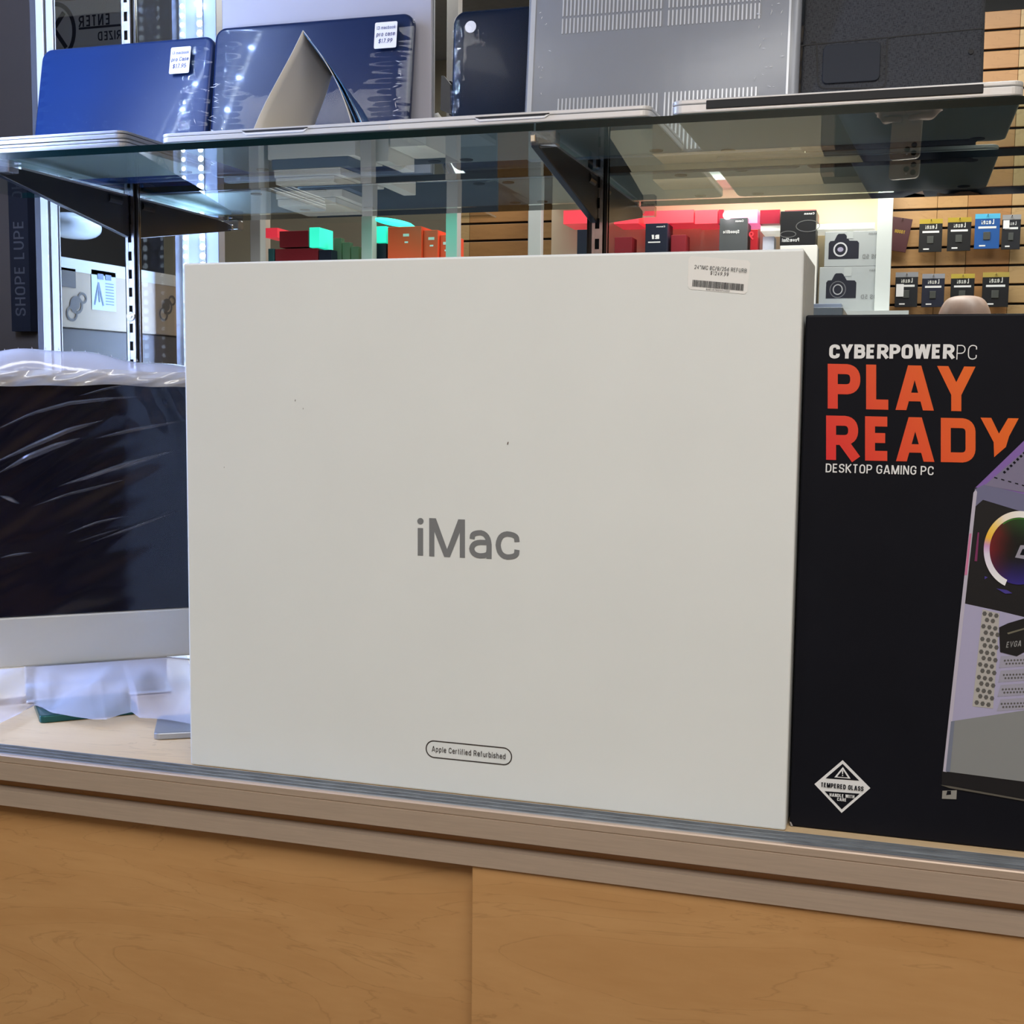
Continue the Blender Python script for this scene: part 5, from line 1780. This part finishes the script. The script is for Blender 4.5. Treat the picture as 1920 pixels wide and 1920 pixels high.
lm.grid(lambda u, v: (a_.x + (b_.x - a_.x) * v, gy - 0.02 - 0.10 * v + 0.02 * cos(2 * pi * u), (a_.z + b_.z) / 2 + 0.006 - 0.014 * v + 0.0135 * sin(2 * pi * u) * (sin(pi * v)) ** 0.35), 14, 14)
lm.build('green_lamp', mat('green lamp glow', (0.1, 1, 0.8), 0.4, emit=(0.02, 1.0, 0.62), estr=2.2), tw_, smooth=True)
ORB = mat('orange red box board', (0.86, 0.085, 0.028), 0.4)
GREENGLOW = mat('green light as glow', (0.1, 0.9, 0.7), 0.4, emit=(0.02, 1.0, 0.62), estr=0.8)  # green light falling on box sides, put in as emission
for k, (x0, x1, yt, lab) in enumerate(((727, 790, 424, 'tall orange red box, first of the row under the green lamp'), (794, 821, 431, 'orange red box in the middle of the row under the green lamp'), (825, 846, 440, 'short orange red box at the end of the row under the green lamp'))):
    t, a_, b_ = shop_box('lens_box', lab, x0, yt, x1, 500, GYV + 0.03 + 0.02 * k, 0.14, ORB, z0=gz + 0.001, group='orange red boxes in the tower case')
    c_ = Vector((a_.x * .45 + b_.x * .55, a_.y, b_.z - 0.03))
    flat('small_print', [[(-.012, -.006), (.012, -.006), (.012, .004), (-.012, .004)], [(-.008, -.030), (.006, -.030), (.006, -.024), (-.008, -.024)]], c_, Vector((-1, 0, 0)), ZF, WHITEINK, t, 0.0008)
for x0, y0, x1, y1, m_, lab in (
        (702, 456, 724, 500, NVB, 'dark navy box with a faint drawing beside the grey post'),
        (704, 424, 724, 455, GREENGLOW, 'box glowing with painted green light above the dark navy box'),
        (524, 432, 578, 464, RDB, 'dark red box on top of another red box in the tower case'),
        (580, 426, 599, 464, GREENGLOW, 'box end glowing with painted green light beside the dark red box'),
        (516, 465, 596, 500, RDB, 'long dark red box at the bottom of the tower case'),
        (598, 468, 622, 500, NVB, 'small navy box beside the long dark red box'),
        (503, 466, 514, 500, mat('teal box board', (0.02, 0.09, 0.10), 0.4), 'narrow teal box beside the long dark red box'),
        (498, 427, 520, 446, REDM, 'red glow put in as a panel high in the tower case')):
    if y1 == 500:
        shop_box('lens_box', lab, x0, y0, x1, 500, GYV + 0.05, 0.12, m_, z0=gz + 0.001)
    elif y1 in (464, 455):
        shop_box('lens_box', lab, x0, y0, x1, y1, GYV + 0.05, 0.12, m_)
    else:
        a_, b_ = seen(x0, y1, GYV + 0.1), seen(x1, y0, GYV + 0.1)
        MB().box(a_.x, b_.x, a_.y - 0.1, a_.y, a_.z, b_.z).build('red_glow_panel', m_, tw_)  # red glow put in as an emissive panel
for i, (x0, x1) in enumerate(((626, 640), (642, 656), (658, 672))):
    shop_box('bubble_pack', 'greenish clear pack %s in the tower case' % ('beside the navy box', 'in the middle of three', 'nearest the grey post')[i], x0, 446 + 8 * i, x1, 500, GYV + 0.10, 0.03, clear('green tinted pack', (0.5, 0.7, 0.5), 1.45, film=(0.5, (0.18, 0.30, 0.20))), z0=gz + 0.001, group='greenish packs in the tower case')
# white boxes on the upper glass shelf of the tower case
GREYBAND = mat('blue grey band', (0.09, 0.12, 0.19), 0.5)
zu = 1.0305
MB().box(tcx0, tcx2, gy - 0.5, gy + 0.01, zu - 0.0205, zu - 0.0005).build('low_shelf', mat('slate shelf', (0.07, 0.085, 0.11), 0.5), tw_)
for i, (x0, x1, dz0, dz1, band, lab) in enumerate(((505, 668, 0.0, 0.092, False, 'large white box at the bottom of the tower case'), (512, 655, 0.093, 0.130, True, 'flat box with a blue grey side on the large white box'), (516, 640, 0.131, 0.160, False, 'flat white box on the blue grey one'), (519, 628, 0.161, 0.188, False, 'topmost flat white box of the low stack'), (706, 730, 0.0, 0.12, False, 'narrow white box low past the grey post'), (733, 800, 0.0, 0.07, False, 'low wide white box past the grey post'))):
    a_, b_ = seen(x0, 400, GYV + 0.06), seen(x1, 380, GYV + 0.06)
    t = thing('white_box', lab, 'box', ((a_.x + b_.x) / 2, a_.y, zu + dz0), None, 'white boxes low in the tower case')
    MB().box(a_.x, b_.x, a_.y - 0.26, a_.y, zu + dz0 + 0.0005, zu + dz1).build('body', GREYBAND if band else WHB, t, bevel=0.0015)

# pale column with a socket, and a white post beside it
cY = 4.55
a_, b_ = seen(474, 480, cY), seen(496, 480, cY)
colm = MB().box(a_.x, b_.x, a_.y - 0.05, a_.y, 0, 3.2).build('trim_1', mat('beige column', (0.55, 0.48, 0.40), 0.7), None)
colm['kind'] = 'structure'
p0, p1 = seen(476, 490, cY), seen(491, 473, cY)
so = thing('wall_socket', 'grey wall socket low on the beige column', 'socket', ((p0.x + p1.x) / 2, p0.y, p0.z))
MB().box(p0.x, p1.x, p0.y, p0.y + 0.006, p0.z, p1.z).build('plate', mat('grey plate', (0.30, 0.30, 0.31), 0.5), so, bevel=0.001)
MB().cyl(((p0.x + p1.x) / 2, p0.y + 0.006, (p0.z + p1.z) / 2), (0, 1, 0), 0.010, 0.002, 16).build('outlet', RUBBER, so)

# ================================================================== the photographer, holding the phone the picture is taken with
def loc(x, y, z):                # camera-local to world
    return EYE + RIGHT * x + UP * y + BACK * z


def skin(name, chains, m, parent, root=0, sub=2):
    """chains: list of [(point, radius), ...]; a chain may start with an int = index of an earlier vertex"""
    vs, es, rs = [], [], []
    for ch in chains:
        prev = None
        for it in ch:
            if isinstance(it, int):
                prev = it
                continue
            vs.append(Vector(it[0]))
            rs.append(it[1])
            i = len(vs) - 1
            if prev is not None:
                es.append((prev, i))
            prev = i
    inv = MW[parent.name].inverted()
    me = bpy.data.meshes.new(name)
    me.from_pydata([tuple(inv @ v) for v in vs], es, [])
    o = bpy.data.objects.new(name, me)
    COL.objects.link(o)
    o.parent = parent
    s = o.modifiers.new('skin', 'SKIN')
    s.use_smooth_shade = True
    sv = me.skin_vertices[0].data if me.skin_vertices else None
    if sv is None:
        bm = bmesh.new()
        bm.from_mesh(me)
        bm.verts.layers.skin.verify()
        bm.to_mesh(me)
        bm.free()
        sv = me.skin_vertices[0].data
    for i, r in enumerate(rs):
        rr = r if isinstance(r, tuple) else (r, r)
        sv[i].radius = rr
        sv[i].use_root = (i == root)
    ss = o.modifiers.new('sub', 'SUBSURF')
    ss.levels = ss.render_levels = sub
    me.materials.append(m)
    return o


SKINM = mat('skin', (0.44, 0.30, 0.235), 0.45, noise=0.16, scale=26)
JACK = mat('navy quilted jacket', (0.010, 0.016, 0.040), 0.55, noise=0.2, scale=20)
TROU = mat('dark trousers', (0.02, 0.021, 0.025), 0.8)
pers = thing('person', 'bald person in a navy jacket holding up a phone, seen in the mirror', 'person', (0.13, -0.42, 0))
HC = Vector((0.146, -0.330, 1.562))
wr, wl = loc(0.075, -0.185, 0.060), loc(-0.115, -0.185, 0.060)
er, el = Vector((0.36, -0.22, 1.10)), Vector((-0.20, -0.16, 1.10))
shr, shl = Vector((0.31, -0.44, 1.36)), Vector((-0.06, -0.40, 1.36))
pel = Vector((0.14, -0.46, 0.90))
body = skin('body', [
    [(pel, 0.12), (Vector((0.14, -0.46, 1.08)), 0.11), (Vector((0.13, -0.44, 1.26)), 0.12), (Vector((0.125, -0.42, 1.38)), 0.09), (Vector((0.135, -0.38, 1.45)), 0.055), (HC + Vector((0, -0.01, -0.07)), 0.062), (HC, (0.077, 0.090)), (HC + Vector((0, -0.006, 0.055)), (0.075, 0.086)), (HC + Vector((0, -0.010, 0.096)), (0.058, 0.066)), (HC + Vector((0, -0.010, 0.112)), (0.036, 0.040))],
    [2, (shr, 0.055), (er, 0.042), (wr, 0.026)],
    [2, (shl, 0.055), (el, 0.042), (wl, 0.026)],
    [0, (Vector((0.23, -0.46, 0.84)), 0.085), (Vector((0.24, -0.43, 0.47)), 0.055), (Vector((0.24, -0.47, 0.08)), 0.038), (Vector((0.25, -0.33, 0.035)), 0.030)],
    [0, (Vector((0.05, -0.46, 0.84)), 0.085), (Vector((0.03, -0.42, 0.47)), 0.055), (Vector((0.02, -0.46, 0.08)), 0.038), (Vector((0.01, -0.32, 0.035)), 0.030)],
], SKINM, pers)
jac = skin('jacket', [
    [(pel + Vector((0, 0, 0.02)), 0.155), (Vector((0.14, -0.46, 1.08)), 0.15), (Vector((0.13, -0.44, 1.26)), 0.16), (Vector((0.125, -0.42, 1.37)), 0.12), (Vector((0.12, -0.40, 1.43)), 0.075)],
    [2, (shr, 0.080), (er, 0.064), (wr.lerp(er, 0.12), 0.042)],
    [2, (shl, 0.080), (el, 0.064), (wl.lerp(el, 0.12), 0.042)],
], JACK, pers)
tro = skin('trousers', [
    [(pel, 0.14), (Vector((0.14, -0.46, 0.98)), 0.12)],
    [0, (Vector((0.23, -0.46, 0.84)), 0.10), (Vector((0.24, -0.43, 0.47)), 0.075), (Vector((0.24, -0.47, 0.11)), 0.060)],
    [0, (Vector((0.05, -0.46, 0.84)), 0.10), (Vector((0.03, -0.42, 0.47)), 0.075), (Vector((0.02, -0.46, 0.11)), 0.060)],
], TROU, pers)
for fx, fy in ((0.245, -0.42), (0.015, -0.41)):
    sh = MB()
    pts = rrect(0.10, 0.28, 0.045, 6, fx, fy + 0.02)
    sh.prism([(x, y, 0) for x, y in pts], (0, 0, 0.0), (0, 0, 0.075))
    sh.build('shoe', BLACK, pers, bevel=0.02, seg=3, smooth=True)
# face: nose, eyes, mouth, ears, brows, thin grey fringe
fd = Vector((-0.15, 0.99, 0)).normalized()
fr_ = Vector((fd.y, -fd.x, 0))


def hp(r, f_, u):
    return HC + fr_ * r + fd * f_ + Vector((0, 0, u))


skin('nose', [[(hp(0, 0.070, 0.020), 0.008), (hp(0, 0.092, -0.018), 0.013), (hp(0, 0.078, -0.030), 0.010)]], SKINM, pers, sub=1)
for s in (-1, 1):
    skin('ear', [[(hp(s * 0.074, -0.010, 0.018), (0.006, 0.012)), (hp(s * 0.081, -0.014, 0.0), (0.006, 0.014)), (hp(s * 0.076, -0.008, -0.024), (0.005, 0.008))]], SKINM, pers, sub=1)
    e = MB()
    c_ = hp(s * 0.031, 0.068, 0.010)
    e.grid(lambda u, v: (c_.x + 0.012 * cos(2 * pi * u) * sin(pi * v), c_.y + 0.012 * sin(2 * pi * u) * sin(pi * v), c_.z + 0.012 * cos(pi * v)), 14, 8)
    e.build('eye', mat('eye white', (0.7, 0.7, 0.7), 0.2), pers, smooth=True)
    c2 = c_ + fd * 0.0105
    MB().cyl(c2, fd, 0.005, 0.002, 12).build('iris', mat('iris', (0.03, 0.025, 0.02), 0.2), pers)
    skin('eyebrow', [[(hp(s * 0.016, 0.083, 0.030), 0.004), (hp(s * 0.046, 0.070, 0.032), 0.003)]], mat('grey hair', (0.30, 0.29, 0.28), 0.8), pers, sub=1)
skin('lips', [[(hp(-0.024, 0.076, -0.052), 0.004), (hp(0, 0.084, -0.051), 0.006), (hp(0.024, 0.076, -0.052), 0.004)]], mat('lips', (0.42, 0.18, 0.16), 0.5), pers, sub=1)
skin('hair_fringe', [[(hp(0.072, 0.005, 0.040), 0.012), (hp(0.078, -0.035, 0.020), 0.017), (hp(0.055, -0.078, 0.010), 0.018), (hp(0, -0.095, 0.005), 0.018), (hp(-0.055, -0.078, 0.010), 0.018), (hp(-0.078, -0.035, 0.020), 0.017), (hp(-0.072, 0.005, 0.040), 0.012)]], mat('grey hair', (0.30, 0.29, 0.28)), pers, sub=1)
# hands closing on the lower half of the phone
for s, edge, wpt in ((1, 0.0160, wr), (-1, -0.0565, wl)):
    def hl(x, y, z):
        return loc(edge + s * x, y, z)
    chains = [[(wpt, 0.024), (hl(0.040, -0.150, 0.036), (0.026, 0.018)), (hl(0.026, -0.122, 0.024), (0.030, 0.015)), (hl(0.020, -0.105, 0.020), (0.030, 0.011))]]
    n = 4
    for i, (dy, ln) in enumerate(((-0.078, 0.030), (-0.094, 0.036), (-0.110, 0.034), (-0.126, 0.024))):
        chains.append([2, (hl(0.019, dy, 0.017), 0.0095), (hl(0.0105, dy + 0.002, 0.002), 0.0088), (hl(-0.004, dy + 0.003, -0.0062), 0.0082), (hl(-ln, dy + 0.006, -0.0055), 0.0068)])
    chains.append([1, (hl(0.020, -0.118, 0.034), 0.012), (hl(0.002, -0.098, 0.0265), 0.0098), (hl(-0.014, -0.082, 0.0225), 0.0082)])
    skin('hand', chains, SKINM, pers, sub=2)

# the phone (its main lens is where the camera stands)
phr = Matrix((RIGHT, UP, BACK)).transposed()
ph_ = thing('phone', 'silver phone with three camera lenses held up before the mirror', 'phone', loc(-0.0200, -0.0550, 0.0055), phr)
pts = rrect(0.0715, 0.1467, 0.0115, 8)
MB().prism([(x, y, 0) for x, y in pts], (0, 0, 0.0076), (0, 0, 0)).build('case_back', mat('champagne phone glass', (0.60, 0.56, 0.50), 0.25, 0.3), ph_, local=True, bevel=0.0012)
pts = rrect(0.0700, 0.1452, 0.0108, 8)
MB().prism([(x, y, 0.0077) for x, y in pts], (0, 0, 0.0003), (0, 0, 0)).build('screen', mat('phone screen', (0.005, 0.005, 0.006), 0.1), ph_, local=True)
pts = rrect(0.036, 0.037, 0.009, 6, 0.0135, 0.0510)
MB().prism([(x, y, 0) for x, y in pts], (0, 0, 0), (0, 0, -0.0016)).build('camera_bump', mat('champagne bump', (0.52, 0.48, 0.42), 0.15, 0.3), ph_, local=True, bevel=0.0005)
for x, y in ((0.0225, 0.0600), (0.0225, 0.0420), (0.0065, 0.0510)):
    MB().cyl((x, y, -0.0016), (0, 0, -1), 0.0066, 0.0012, 20).build('lens', mat('lens black', (0.006, 0.006, 0.007), 0.08), ph_, local=True)
MB().cyl((0.0065, 0.0620, -0.0016), (0, 0, -1), 0.0022, 0.0004, 12).build('flash', STICKER, ph_, local=True)
